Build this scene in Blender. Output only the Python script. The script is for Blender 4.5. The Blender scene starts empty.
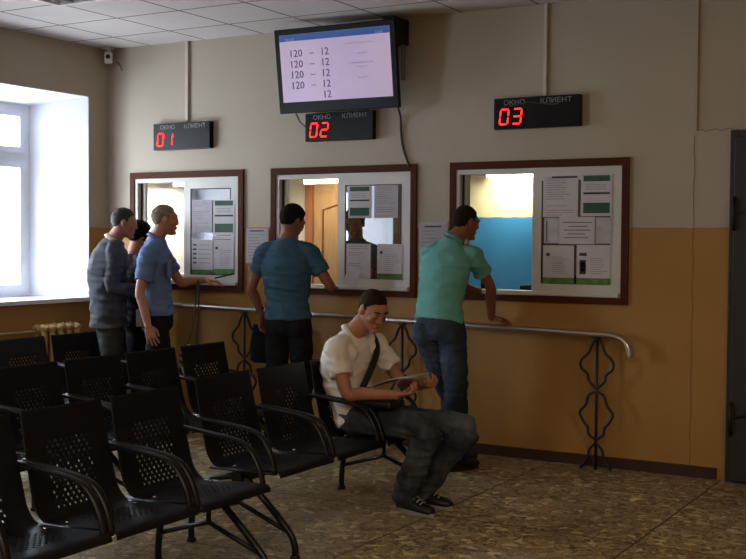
import bpy, bmesh, math, random
from mathutils import Vector as V, Matrix, noise
random.seed(7)
C = bpy.context.scene.collection
scn = bpy.context.scene
PI = math.pi

# ------------------------------------------------------------------ materials
def lin(h):
    if isinstance(h, str):
        h = h.lstrip('#'); c = [int(h[i:i+2], 16)/255 for i in (0, 2, 4)]
        return [x/12.92 if x <= .04045 else ((x+.055)/1.055)**2.4 for x in c] + [1]
    return list(h) + [1]
class NT:
    def __init__(s, name):
        s.m = bpy.data.materials.new(name); s.m.use_nodes = True
        s.t = s.m.node_tree; s.b = s.t.nodes['Principled BSDF']; s.o = s.t.nodes['Material Output']
    def n(s, ty, **k):
        x = s.t.nodes.new(ty)
        for a, v in k.items():
            if a in x.inputs: x.inputs[a].default_value = v
            else: setattr(x, a, v)
        return x
    def l(s, a, b): s.t.links.new(a, b)
def mat(name, col, rough=.6, metal=0, var=.12, scale=6, bump=0, bscale=80, spec=.5, stretch=(1, 1, 1), emis=None, estr=0, sheen=0):
    g = NT(name); c = lin(col)
    tc = g.n('ShaderNodeTexCoord'); mp = g.n('ShaderNodeMapping'); mp.inputs['Scale'].default_value = stretch
    g.l(tc.outputs['Object'], mp.inputs['Vector'])
    nz = g.n('ShaderNodeTexNoise', Scale=scale, Detail=5.0); g.l(mp.outputs[0], nz.inputs['Vector'])
    rp = g.n('ShaderNodeValToRGB'); e = rp.color_ramp.elements
    e[0].position = .3; e[1].position = .7
    e[0].color = [max(0, x*(1-var)) for x in c[:3]]+[1]; e[1].color = [min(1, x*(1+var)) for x in c[:3]]+[1]
    g.l(nz.outputs[0], rp.inputs[0]); g.l(rp.outputs[0], g.b.inputs['Base Color'])
    g.b.inputs['Roughness'].default_value = rough; g.b.inputs['Metallic'].default_value = metal
    g.b.inputs['Specular IOR Level'].default_value = spec
    if sheen: g.b.inputs['Sheen Weight'].default_value = sheen
    if bump:
        n2 = g.n('ShaderNodeTexNoise', Scale=bscale, Detail=4.0); g.l(mp.outputs[0], n2.inputs['Vector'])
        bp = g.n('ShaderNodeBump', Strength=bump, Distance=.01); g.l(n2.outputs[0], bp.inputs['Height']); g.l(bp.outputs[0], g.b.inputs['Normal'])
    if emis:
        g.b.inputs['Emission Color'].default_value = lin(emis); g.b.inputs['Emission Strength'].default_value = estr
    return g.m

def wall_mat(name, top, low, zline, rough=.7):
    g = NT(name)
    tc = g.n('ShaderNodeTexCoord'); sp = g.n('ShaderNodeSeparateXYZ'); g.l(tc.outputs['Object'], sp.inputs[0])
    nz = g.n('ShaderNodeTexNoise', Scale=1.3, Detail=6.0); g.l(tc.outputs['Object'], nz.inputs['Vector'])
    wb = g.n('ShaderNodeTexNoise', Scale=9.0, Detail=2.0); g.l(tc.outputs['Object'], wb.inputs['Vector'])
    w2 = g.n('ShaderNodeMath', operation='MULTIPLY_ADD'); w2.inputs[1].default_value = .02; g.l(wb.outputs[0], w2.inputs[0]); g.l(sp.outputs[2], w2.inputs[2])
    cp = g.n('ShaderNodeMath', operation='GREATER_THAN'); cp.inputs[1].default_value = zline+.01; g.l(w2.outputs[0], cp.inputs[0])
    def ramp(c, v):
        r = g.n('ShaderNodeValToRGB'); c = lin(c); e = r.color_ramp.elements; e[0].position = .35; e[1].position = .65
        e[0].color = [x*(1-v) for x in c[:3]]+[1]; e[1].color = [min(1, x*(1+v)) for x in c[:3]]+[1]; g.l(nz.outputs[0], r.inputs[0]); return r
    a, b = ramp(low, .05), ramp(top, .03)
    mx = g.n('ShaderNodeMix', data_type='RGBA'); g.l(cp.outputs[0], mx.inputs[0]); g.l(a.outputs[0], mx.inputs[6]); g.l(b.outputs[0], mx.inputs[7])
    g.l(mx.outputs[2], g.b.inputs['Base Color'])
    rr = g.n('ShaderNodeMapRange'); rr.inputs[3].default_value = .42; rr.inputs[4].default_value = rough; g.l(cp.outputs[0], rr.inputs[0]); g.l(rr.outputs[0], g.b.inputs['Roughness'])
    n2 = g.n('ShaderNodeTexNoise', Scale=7.0, Detail=8.0); g.l(tc.outputs['Object'], n2.inputs['Vector'])
    bp = g.n('ShaderNodeBump', Strength=.25, Distance=.012); g.l(n2.outputs[0], bp.inputs['Height']); g.l(bp.outputs[0], g.b.inputs['Normal'])
    g.b.inputs['Specular IOR Level'].default_value = .3
    return g.m

def floor_mat():
    g = NT('terrazzo slabs')
    tc = g.n('ShaderNodeTexCoord')
    nz = g.n('ShaderNodeTexNoise', Scale=9.0, Detail=6.0); g.l(tc.outputs['Object'], nz.inputs['Vector'])
    ad = g.n('ShaderNodeVectorMath', operation='MULTIPLY_ADD'); ad.inputs[1].default_value = (.12, .12, 0); g.l(nz.outputs[1], ad.inputs[0]); g.l(tc.outputs['Object'], ad.inputs[2])
    vo = g.n('ShaderNodeTexVoronoi', Scale=26.0, Randomness=1.0); g.l(ad.outputs[0], vo.inputs['Vector'])
    ve = g.n('ShaderNodeTexVoronoi', Scale=26.0, Randomness=1.0, feature='DISTANCE_TO_EDGE'); g.l(ad.outputs[0], ve.inputs['Vector'])
    sp = g.n('ShaderNodeSeparateColor'); g.l(vo.outputs['Color'], sp.inputs[0])
    r = g.n('ShaderNodeValToRGB'); g.l(sp.outputs[0], r.inputs[0]); r.color_ramp.interpolation = 'LINEAR'
    e = r.color_ramp.elements; e[0].color = lin('#685a40'); e[1].color = lin('#e2cd9b'); x = e.new(.5); x.color = lin('#8e7b54'); x = e.new(.85); x.color = lin('#a89467')
    er = g.n('ShaderNodeMapRange'); er.inputs[1].default_value = .0; er.inputs[2].default_value = .07; g.l(ve.outputs[0], er.inputs[0])
    m1 = g.n('ShaderNodeMix', data_type='RGBA'); g.l(er.outputs[0], m1.inputs[0]); m1.inputs[6].default_value = lin('#c2ae88'); g.l(r.outputs[0], m1.inputs[7])
    # large mottling
    n3 = g.n('ShaderNodeTexNoise', Scale=1.7, Detail=5.0); g.l(tc.outputs['Object'], n3.inputs['Vector'])
    r3 = g.n('ShaderNodeValToRGB'); r3.color_ramp.elements[0].color = (.66, .64, .62, 1); r3.color_ramp.elements[0].position = .35; r3.color_ramp.elements[1].position = .65; g.l(n3.outputs[0], r3.inputs[0])
    m2 = g.n('ShaderNodeMix', data_type='RGBA', blend_type='MULTIPLY'); m2.inputs[0].default_value = .8; g.l(m1.outputs[2], m2.inputs[6]); g.l(r3.outputs[0], m2.inputs[7])
    # slab joints
    a2 = g.n('ShaderNodeVectorMath', operation='MULTIPLY_ADD'); a2.inputs[1].default_value = (.025, .025, 0); g.l(nz.outputs[1], a2.inputs[0]); g.l(tc.outputs['Object'], a2.inputs[2])
    s = g.n('ShaderNodeSeparateXYZ'); g.l(a2.outputs[0], s.inputs[0])
    outs = []
    for ax, off in ((0, 4.23), (1, -1.86)):
        a = g.n('ShaderNodeMath', operation='SUBTRACT'); a.inputs[1].default_value = off+.012; g.l(s.outputs[ax], a.inputs[0])
        w = g.n('ShaderNodeMath', operation='PINGPONG'); w.inputs[1].default_value = .59; g.l(a.outputs[0], w.inputs[0])
        c = g.n('ShaderNodeMath', operation='LESS_THAN'); c.inputs[1].default_value = .006; g.l(w.outputs[0], c.inputs[0]); outs.append(c)
    mxx = g.n('ShaderNodeMath', operation='MAXIMUM'); g.l(outs[0].outputs[0], mxx.inputs[0]); g.l(outs[1].outputs[0], mxx.inputs[1])
    m3 = g.n('ShaderNodeMix', data_type='RGBA'); g.l(mxx.outputs[0], m3.inputs[0]); g.l(m2.outputs[2], m3.inputs[6]); m3.inputs[7].default_value = lin('#453a2a')
    g.l(m3.outputs[2], g.b.inputs['Base Color'])
    rr = g.n('ShaderNodeMapRange'); rr.inputs[3].default_value = .32; rr.inputs[4].default_value = .6; g.l(n3.outputs[0], rr.inputs[0]); g.l(rr.outputs[0], g.b.inputs['Roughness'])
    bp = g.n('ShaderNodeBump', Strength=.35, Distance=.006); g.l(er.outputs[0], bp.inputs['Height']); g.l(bp.outputs[0], g.b.inputs['Normal'])
    return g.m

def ceil_mat():
    g = NT('ceiling tiles')
    tc = g.n('ShaderNodeTexCoord'); s = g.n('ShaderNodeSeparateXYZ'); g.l(tc.outputs['Object'], s.inputs[0])
    outs = []
    for ax, off in ((0, .4875), (1, -.4498)):
        a = g.n('ShaderNodeMath', operation='SUBTRACT'); a.inputs[1].default_value = off; g.l(s.outputs[ax], a.inputs[0])
        w = g.n('ShaderNodeMath', operation='PINGPONG'); w.inputs[1].default_value = .3; g.l(a.outputs[0], w.inputs[0])
        c = g.n('ShaderNodeMath', operation='LESS_THAN'); c.inputs[1].default_value = .010; g.l(w.outputs[0], c.inputs[0]); outs.append(c)
    mxx = g.n('ShaderNodeMath', operation='MAXIMUM'); g.l(outs[0].outputs[0], mxx.inputs[0]); g.l(outs[1].outputs[0], mxx.inputs[1])
    nz = g.n('ShaderNodeTexNoise', Scale=2.5, Detail=6.0); g.l(tc.outputs['Object'], nz.inputs['Vector'])
    r = g.n('ShaderNodeValToRGB'); r.color_ramp.elements[0].color = lin('#b8b0ab'); r.color_ramp.elements[1].color = lin('#c8c0bb'); g.l(nz.outputs[0], r.inputs[0])
    m = g.n('ShaderNodeMix', data_type='RGBA'); g.l(mxx.outputs[0], m.inputs[0]); g.l(r.outputs[0], m.inputs[6]); m.inputs[7].default_value = lin('#6d625c')
    g.l(m.outputs[2], g.b.inputs['Base Color']); g.b.inputs['Roughness'].default_value = .9; g.b.inputs['Specular IOR Level'].default_value = .15
    n2 = g.n('ShaderNodeTexNoise', Scale=60.0, Detail=3.0); g.l(tc.outputs['Object'], n2.inputs['Vector'])
    bp = g.n('ShaderNodeBump', Strength=.2, Distance=.004); g.l(n2.outputs[0], bp.inputs['Height']); g.l(bp.outputs[0], g.b.inputs['Normal'])
    return g.m

def glass_mat(name, refl, tint='#ffffff'):
    g = NT(name); g.t.nodes.remove(g.b)
    tr = g.n('ShaderNodeBsdfTransparent'); tr.inputs[0].default_value = lin(tint)
    gl = g.n('ShaderNodeBsdfGlossy'); gl.inputs['Roughness'].default_value = .02; gl.inputs[0].default_value = (1, 1, 1, 1)
    fr = g.n('ShaderNodeFresnel', IOR=1.5)
    ad = g.n('ShaderNodeMath', operation='ADD'); ad.inputs[1].default_value = refl; g.l(fr.outputs[0], ad.inputs[0])
    nz = g.n('ShaderNodeTexNoise', Scale=2.0); tc = g.n('ShaderNodeTexCoord'); g.l(tc.outputs['Object'], nz.inputs['Vector'])
    mu = g.n('ShaderNodeMath', operation='MULTIPLY_ADD'); mu.inputs[1].default_value = .01; g.l(nz.outputs[0], mu.inputs[0]); g.l(ad.outputs[0], mu.inputs[2])
    ge = g.n('ShaderNodeNewGeometry'); fb = g.n('ShaderNodeMath', operation='SUBTRACT'); fb.inputs[0].default_value = 1; g.l(ge.outputs['Backfacing'], fb.inputs[1]); mf = g.n('ShaderNodeMath', operation='MULTIPLY', use_clamp=True); g.l(fb.outputs[0], mf.inputs[0]); g.l(mu.outputs[0], mf.inputs[1])
    mx = g.n('ShaderNodeMixShader'); g.l(mf.outputs[0], mx.inputs[0]); g.l(tr.outputs[0], mx.inputs[1]); g.l(gl.outputs[0], mx.inputs[2])
    g.l(mx.outputs[0], g.o.inputs[0]); return g.m
def denim(name, col, fade):
    g = NT(name); tc = g.n('ShaderNodeTexCoord')
    n1 = g.n('ShaderNodeTexNoise', Scale=3.2, Detail=6.0, Roughness=.6); g.l(tc.outputs['Object'], n1.inputs['Vector'])
    r = g.n('ShaderNodeValToRGB'); e = r.color_ramp.elements; e[0].position = .42; e[1].position = .68; e[0].color = lin(col); e[1].color = lin(fade); g.l(n1.outputs[0], r.inputs[0])
    g.l(r.outputs[0], g.b.inputs['Base Color']); g.b.inputs['Roughness'].default_value = .85; g.b.inputs['Specular IOR Level'].default_value = .2
    n2 = g.n('ShaderNodeTexNoise', Scale=24.0, Detail=6.0); g.l(tc.outputs['Object'], n2.inputs['Vector'])
    bp = g.n('ShaderNodeBump', Strength=.6, Distance=.012); g.l(n2.outputs[0], bp.inputs['Height']); g.l(bp.outputs[0], g.b.inputs['Normal'])
    return g.m

M = dict(
    wall=wall_mat('painted wall', '#b0a594', '#a67e46', 1.66),
    office_plain=mat('office cream wall', '#e3dfc9', .8, var=.03),
    office_blue=wall_mat('office blue wall', '#d8cfa4', '#3a86b4', 1.78),
    floor=floor_mat(), ceil=ceil_mat(),
    base=mat('red brown skirting paint', '#3a1d12', .65, var=.2),
    reveal=mat('white reveal plaster', '#eceef6', .6, var=.02, bump=.1, bscale=9),
    pvc=mat('white pvc', '#c9c6bf', .35, var=.03), pvcb=mat('bright white pvc', '#e0e2ea', .35, var=.02),
    trim=mat('brown window trim', '#4c2612', .6, spec=.12, var=.15, scale=12, stretch=(1, 1, 6)),
    gasket=mat('black gasket', '#15140f', .5), black=mat('black plastic', '#060608', .4, var=.05, spec=.25), blacks=mat('matte black', '#101013', .6, var=.1),
    steel=mat('brushed steel', '#cdc6bb', .3, 1, var=.08, scale=14, stretch=(.3, 6, 6)),
    iron=mat('wrought iron', '#170f0e', .45, var=.3, scale=30),
    seat=mat('black perforated steel', '#0b0b0e', .5, var=.1, scale=20, spec=.25), seat_t=mat('black coated tube', '#0a0a0d', .35, var=.1, spec=.4),
    screw=mat('bright screw', '#c9c9c9', .25, 1),
    door=mat('slate grey door paint', '#22262b', .5, var=.08, scale=4, bump=.1, bscale=30),
    wood=mat('orange veneer', '#a8824f', .45, var=.14, scale=9, stretch=(4, 4, .5)),
    wood2=mat('red wood frame', '#9c5a30', .5, var=.12, stretch=(4, 4, .5)),
    rad=mat('ochre radiator enamel', '#b89a66', .4, var=.1),
    paper=mat('white paper', '#bfbabd', .8, var=.04, scale=9), paperg=mat('greyish paper', '#acA8af', .8, var=.06, scale=14),
    ink=mat('grey print', '#8d868c', .8, var=.25, scale=60), inkd=mat('dark print', '#3a3540', .8, var=.2, scale=60),
    green=mat('dark green print', '#27503a', .7, var=.2, scale=20), lime=mat('leaf green print', '#52753a', .7, var=.35, scale=25), ocl=mat('brown print', '#6d5b50', .7),
    orange=mat('orange edging', '#b07a52', .6), film=mat('plastic sleeve', '#b5b4ba', .25, var=.15, scale=18),
    led=mat('red digits', '#ff2a20', .4, emis='#ff2018', estr=5), cap=mat('display caption', '#8d8f98', .6, var=.3, scale=60),
    scrt=mat('screen text', '#3d3560', .6, emis='#352c58', estr=.35), scrt2=mat('screen faint text', '#8f86a8', .6, emis='#7a7098', estr=.5),
    tube=mat('lit tube', '#ffffff', .5, emis='#fff4de', estr=14), wplast=mat('white plastic', '#cfcac0', .5, var=.05),
    greyp=mat('grey plastic', '#66656b', .4), pipe=mat('painted conduit', '#c4bbb0', .6, var=.05),
    leafm=mat('tree foliage', '#86a573', .7, var=.5, scale=8), bark=mat('bark', '#4a3a2a', .9),
    desk=mat('desk laminate', '#bdb29a', .5, var=.05), mirrorg=glass_mat('coated office glass', .32, '#8b8a8c'), glass=glass_mat('clear glass', .03),
    skin=mat('skin', '#a8735a', .55, var=.08, scale=12), skin2=mat('tanned skin', '#86543c', .55, var=.08, scale=12), skin3=mat('light skin', '#b9836a', .55, var=.08, scale=12),
    hdark=mat('dark hair', '#17110e', .85, spec=.15, var=.4, scale=60, bump=.5, bscale=150), hgrey=mat('grey hair', '#8b7d67', .85, spec=.15, var=.3, scale=60, bump=.5, bscale=150),
    hbrown=mat('brown cropped hair', '#2a1c14', .85, spec=.15, var=.3, scale=60, bump=.4, bscale=150), hblk=mat('black hair', '#0b0a0a', .8, spec=.15, var=.3, scale=50, bump=.5, bscale=120),
    tee=mat('teal blue cotton', '#3c5c72', .9, var=.08, scale=5, bump=.2, bscale=30, spec=.2), teal=mat('turquoise cotton', '#68a59e', .9, var=.06, scale=5, bump=.2, bscale=30, spec=.2),
    white=mat('white cotton', '#e0d9d0', .9, var=.03, scale=5, bump=.2, bscale=30, spec=.2), blue=mat('light blue shirt cloth', '#6880ac', .85, var=.08, scale=5, bump=.2, bscale=30, spec=.2),
    suit=mat('grey suit cloth', '#44464d', .85, var=.1, scale=40, spec=.2), suitp=mat('grey green trousers', '#3a3d3c', .85, var=.1, spec=.2), navy=mat('navy trousers', '#14171f', .85, var=.1, spec=.2),
    dark=mat('black clothing', '#131318', .85, var=.15, spec=.2), blkp=mat('black trousers', '#16171c', .85, var=.12, spec=.2),
    jeans=denim('blue jeans', '#1d2430', '#3f4a5a'), jeans2=denim('faded jeans', '#2c3138', '#626a72'),
    shoe=mat('black shoe', '#141416', .5), sole=mat('white rubber edge', '#8b8984', .6), lace=mat('white laces', '#a9a7a2', .7),
    zebra=None, louvre=mat('mirror louvre', '#c8ced6', .15, 1, var=.1), belt=mat('black leather', '#0e0d0d', .4),
)
def zebra():
    g = NT('zebra pattern'); tc = g.n('ShaderNodeTexCoord'); w = g.n('ShaderNodeTexWave', Scale=9.0, Distortion=6.0); w.bands_direction = 'DIAGONAL'
    g.l(tc.outputs['Object'], w.inputs['Vector']); r = g.n('ShaderNodeValToRGB'); r.color_ramp.interpolation = 'CONSTANT'; e = r.color_ramp.elements
    e[0].color = lin('#17171a'); e[1].color = lin('#b9b4a8'); e[1].position = .5; g.l(w.outputs[0], r.inputs[0]); g.l(r.outputs[0], g.b.inputs['Base Color']); return g.m
M['zebra'] = zebra()
def screen_mat():
    g = NT('glowing lavender screen'); tc = g.n('ShaderNodeTexCoord'); nz = g.n('ShaderNodeTexNoise', Scale=1.2, Detail=2.0); g.l(tc.outputs['Object'], nz.inputs['Vector'])
    r = g.n('ShaderNodeValToRGB'); r.color_ramp.elements[0].color = lin('#b9a4cf'); r.color_ramp.elements[1].color = lin('#c7b1cb'); r.color_ramp.elements[0].position = .35; r.color_ramp.elements[1].position = .65; g.l(nz.outputs[0], r.inputs[0])
    g.b.inputs['Base Color'].default_value = (.02, .02, .02, 1); g.b.inputs['Roughness'].default_value = .25
    g.l(r.outputs[0], g.b.inputs['Emission Color']); g.b.inputs['Emission Strength'].default_value = .62; return g.m
M['screen'] = screen_mat(); M['bluebar'] = mat('blue title bar', '#1d3d78', .4, emis='#2c5596', estr=.45)
M['bulb'] = mat('lit ceiling diffuser', '#ffffff', .5, emis='#ffe2b8', estr=5)

# ------------------------------------------------------------------ mesh helpers
class MB:
    def __init__(s): s.bm = bmesh.new(); s.mats = []; s.cur = 0
    def use(s, m):
        if m not in s.mats: s.mats.append(m)
        s.cur = s.mats.index(m); return s
    def _f(s, fs, smooth=False):
        for f in fs: f.material_index = s.cur; f.smooth = smooth
    def box(s, x0, x1, y0, y1, z0, z1, mtx=None, bev=0):
        vs = [V((x, y, z)) for x in (x0, x1) for y in (y0, y1) for z in (z0, z1)]
        if mtx: vs = [mtx @ v for v in vs]
        v = [s.bm.verts.new(p) for p in vs]
        fs = [s.bm.faces.new([v[i] for i in q]) for q in ((0, 1, 3, 2), (4, 6, 7, 5), (0, 4, 5, 1), (2, 3, 7, 6), (0, 2, 6, 4), (1, 5, 7, 3))]
        s._f(fs)
        if bev:
            es = list({e for f in fs for e in f.edges}); r = bmesh.ops.bevel(s.bm, geom=es, offset=bev, segments=2, affect='EDGES', profile=.5)
            s._f(r['faces'])
        return s
    def prism(s, pts, z0, z1, mtx=None):       # polygon in xy extruded in z
        a = [s.bm.verts.new((mtx @ V((x, y, z0))) if mtx else (x, y, z0)) for x, y in pts]
        b = [s.bm.verts.new((mtx @ V((x, y, z1))) if mtx else (x, y, z1)) for x, y in pts]
        n = len(pts); fs = [s.bm.faces.new(a[::-1]), s.bm.faces.new(b)]
        for i in range(n): fs.append(s.bm.faces.new((a[i], a[(i+1) % n], b[(i+1) % n], b[i])))
        s._f(fs); return s
    def hexa(s, p):                             # 8 points: bottom 4, top 4
        v = [s.bm.verts.new(q) for q in p]
        s._f([s.bm.faces.new([v[i] for i in q]) for q in ((3, 2, 1, 0), (4, 5, 6, 7), (0, 1, 5, 4), (1, 2, 6, 5), (2, 3, 7, 6), (3, 0, 4, 7))]); return s
    def loft(s, rings, smooth=True):            # rings of (centre, U, W)
        n = 20; prev = None
        for c, u, w in rings:
            cur = [s.bm.verts.new(c+u*math.cos(2*PI*i/n)+w*math.sin(2*PI*i/n)) for i in range(n)]
            if prev: s._f([s.bm.faces.new((prev[i], prev[(i+1) % n], cur[(i+1) % n], cur[i])) for i in range(n)], smooth)
            else: s._f([s.bm.faces.new(cur[::-1])])
            prev = cur
        s._f([s.bm.faces.new(prev)]); return s
    def tube(s, pts, r, seg=8, sub=1, flat=None, round_=False):
        pts = [V(p) for p in pts]; rs = list(r) if hasattr(r, '__len__') else [r]*len(pts)
        if sub > 1: pts, rs = crom(pts, rs, sub)
        if round_:
            t0 = (pts[0]-pts[1]).normalized(); t1 = (pts[-1]-pts[-2]).normalized(); r0, r1 = rs[0], rs[-1]
            pts = [pts[0]+t0*r0*k for k in (.95, .7, .4)]+pts+[pts[-1]+t1*r1*k for k in (.4, .7, .95)]
            rs = [r0*.3, r0*.7, r0*.92]+rs+[r1*.92, r1*.7, r1*.3]
        prev = None; N = None
        for i, p in enumerate(pts):
            t = (pts[min(i+1, len(pts)-1)]-pts[max(i-1, 0)]).normalized()
            if N is None:
                up = V(flat) if flat else (V((0, 0, 1)) if abs(t.z) < .9 else V((1, 0, 0)))
                N = (up-t*up.dot(t)).normalized()
            else: N = (N-t*N.dot(t)).normalized()
            B = t.cross(N); rr = rs[i]; ra, rb = rr if hasattr(rr, '__len__') else (rr, rr)
            cur = [s.bm.verts.new(p+N*ra*math.cos(2*PI*k/seg)+B*rb*math.sin(2*PI*k/seg)) for k in range(seg)]
            if prev: s._f([s.bm.faces.new((prev[k], prev[(k+1) % seg], cur[(k+1) % seg], cur[k])) for k in range(seg)], True)
            else: s._f([s.bm.faces.new(cur[::-1])])
            prev = cur
        s._f([s.bm.faces.new(prev)]); return s
    def ell(s, c, a, b, d, seg=16, ri=10):      # ellipsoid with axis vectors a b d
        c, a, b, d = V(c), V(a), V(b), V(d)
        top = s.bm.verts.new(c+d); bot = s.bm.verts.new(c-d); rows = []
        for j in range(1, ri):
            th = PI*j/ri; rows.append([s.bm.verts.new(c+d*math.cos(th)+(a*math.cos(2*PI*k/seg)+b*math.sin(2*PI*k/seg))*math.sin(th)) for k in range(seg)])
        fs = []
        for k in range(seg):
            k2 = (k+1) % seg; fs.append(s.bm.faces.new((top, rows[0][k], rows[0][k2]))); fs.append(s.bm.faces.new((bot, rows[-1][k2], rows[-1][k])))
            for j in range(len(rows)-1): fs.append(s.bm.faces.new((rows[j][k], rows[j+1][k], rows[j+1][k2], rows[j][k2])))
        s._f(fs, True); return s
    def text(s, body, size, mtx, depth=.0015, align='LEFT', sx=1):
        cu = bpy.data.curves.new('lettering', 'FONT'); cu.body = body; cu.size = size; cu.extrude = depth; cu.align_x = align; cu.resolution_u = 2
        o = bpy.data.objects.new('lettering', cu); C.objects.link(o); bpy.context.view_layer.update()
        me = bpy.data.meshes.new_from_object(o.evaluated_get(bpy.context.evaluated_depsgraph_get()))
        bpy.data.objects.remove(o); me.transform(mtx @ Matrix.Diagonal((sx, 1, 1, 1)))
        n0 = len(s.bm.faces); s.bm.from_mesh(me); s.bm.faces.ensure_lookup_table()
        for f in s.bm.faces[n0:]: f.material_index = s.cur
        bpy.data.meshes.remove(me); return s
    def build(s, name, parent=None, fix=True, **k):
        if fix: bmesh.ops.recalc_face_normals(s.bm, faces=s.bm.faces)
        me = bpy.data.meshes.new(name); s.bm.to_mesh(me); s.bm.free()
        for m in s.mats: me.materials.append(m)
        o = bpy.data.objects.new(name, me); C.objects.link(o)
        if parent: o.parent = parent
        if k: tag(o, **k)
        return o
def crom(P, R, n):
    op, orr = [], []
    for i in range(len(P)-1):
        a, b, c, d = P[max(i-1, 0)], P[i], P[i+1], P[min(i+2, len(P)-1)]
        for k in range(n):
            t = k/n; op.append(.5*((2*b)+(c-a)*t+(2*a-5*b+4*c-d)*t*t+(3*b-a-3*c+d)*t**3))
            r1, r2 = R[i], R[i+1]; st = t
            if hasattr(r1, '__len__') : orr.append((r1[0]*(1-st)+r2[0]*st, r1[1]*(1-st)+r2[1]*st))
            else: orr.append(r1*(1-st)+r2*st)
    op.append(P[-1]); orr.append(R[-1]); return op, orr
def mb(m): return MB().use(M[m] if isinstance(m, str) else m)
def tag(o, label=None, cat=None, group=None, kind=None):
    if label: o['label'] = label
    if cat: o['category'] = cat
    if group: o['group'] = group
    if kind: o['kind'] = kind
    return o
def empty(name, loc, **k):
    o = bpy.data.objects.new(name, None); C.objects.link(o); o.location = loc; o.empty_display_size = .1
    if k: tag(o, **k)
    return o
def keep(child, parent):                       # parent, keeping world coordinates
    child.parent = parent; child.matrix_parent_inverse = Matrix.Translation(parent.location).inverted(); return child
def copy_tree(o, parent=None):
    c = o.copy(); C.objects.link(c)
    if parent: c.parent = parent
    for ch in o.children: copy_tree(ch, c)
    return c

# ------------------------------------------------------------------ room shell
ZC = 3.24; XR = 9.3; YB = -10.2
mb('floor').box(-.05, XR+.1, YB-.1, .08, -.12, 0).build('floor', kind='structure')
mb('ceil').box(-.05, XR+.1, YB-.1, .08, ZC, ZC+.12).build('ceiling', kind='structure')
WIN = [(.28, 1.50), (1.79, 3.12), (3.41, 4.76)]; WZ0, WZ1 = 1.14, 2.13
b = mb('wall'); xs = [-.6]+[v for w in WIN for v in w]+[XR+.1]
for i in range(0, len(xs), 2): b.box(xs[i], xs[i+1], 0, .14, -.12, ZC+.12)
for a, c in WIN: b.box(a, c, 0, .14, -.12, WZ0); b.box(a, c, 0, .14, WZ1, ZC+.12)
b.build('wall_back', kind='structure')
# left wall with deep splayed window openings; the second is unseen, added for daylight
OP = [(-2.05, -.24), (-5.2, -3.4)]; LZ0, LZ1 = 1.03, 2.80; TW = .5
b = mb('wall'); ys = [YB]+[v for w in sorted(OP) for v in w]+[0]
for i in range(0, len(ys), 2):
    lo, hi = ys[i], ys[i+1]
    l2 = lo if lo == YB else lo+.24; h2 = hi if hi == 0 else hi-.24   # splay towards the outside
    l2 = lo if lo == YB else lo-.24; h2 = hi if hi == 0 else hi+.24
    b.prism([(0, lo), (0, hi), (-TW, h2), (-TW, l2)], -.12, ZC+.12)
for a, c in OP:
    b.prism([(0, a), (0, c), (-TW, c-.24), (-TW, a+.24)], -.12, LZ0)
    b.hexa([(0, a, LZ1), (0, c, LZ1), (-TW, c, LZ1-.08), (-TW, a, LZ1-.08), (0, a, ZC+.12), (0, c, ZC+.12), (-TW, c, ZC+.12), (-TW, a, ZC+.12)])
b.build('wall_left', kind='structure')
mb('wall').box(XR, XR+.15, YB, 0, -.12, ZC+.12).build('wall_right', kind='structure')
mb('wall').box(0, XR, YB-.15, YB, -.12, ZC+.12).build('wall_rear', kind='structure')
mb('base').box(0.004, 5.38, -.018, -.001, 0, .075).build('baseboard_back', kind='structure')
mb('base').box(.001, .018, YB, -.02, 0, .075).build('baseboard_left', kind='structure')
# seam strip at the upper right of the back wall and the crack below it
mb('wall').box(5.195, 5.215, -.012, .002, 2.30, ZC-.001).build('trim_1', kind='structure')
b = mb(mat('hairline crack', '#7b5d3c', .8))
P = [(5.20+.006*math.sin(i*2.3), -.001, .08+i*.115) for i in range(20)]
b.tube(P, .0016, 4); b.build('trim_2', kind='structure')
b = mb(M['base']); b.tube([(5.21+.012*math.sin(i*1.7)+.27*i/9, -.0005, 2.30+.008*math.sin(i*2)) for i in range(10)], .0015, 4); b.build('trim_3', kind='structure')

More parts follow.
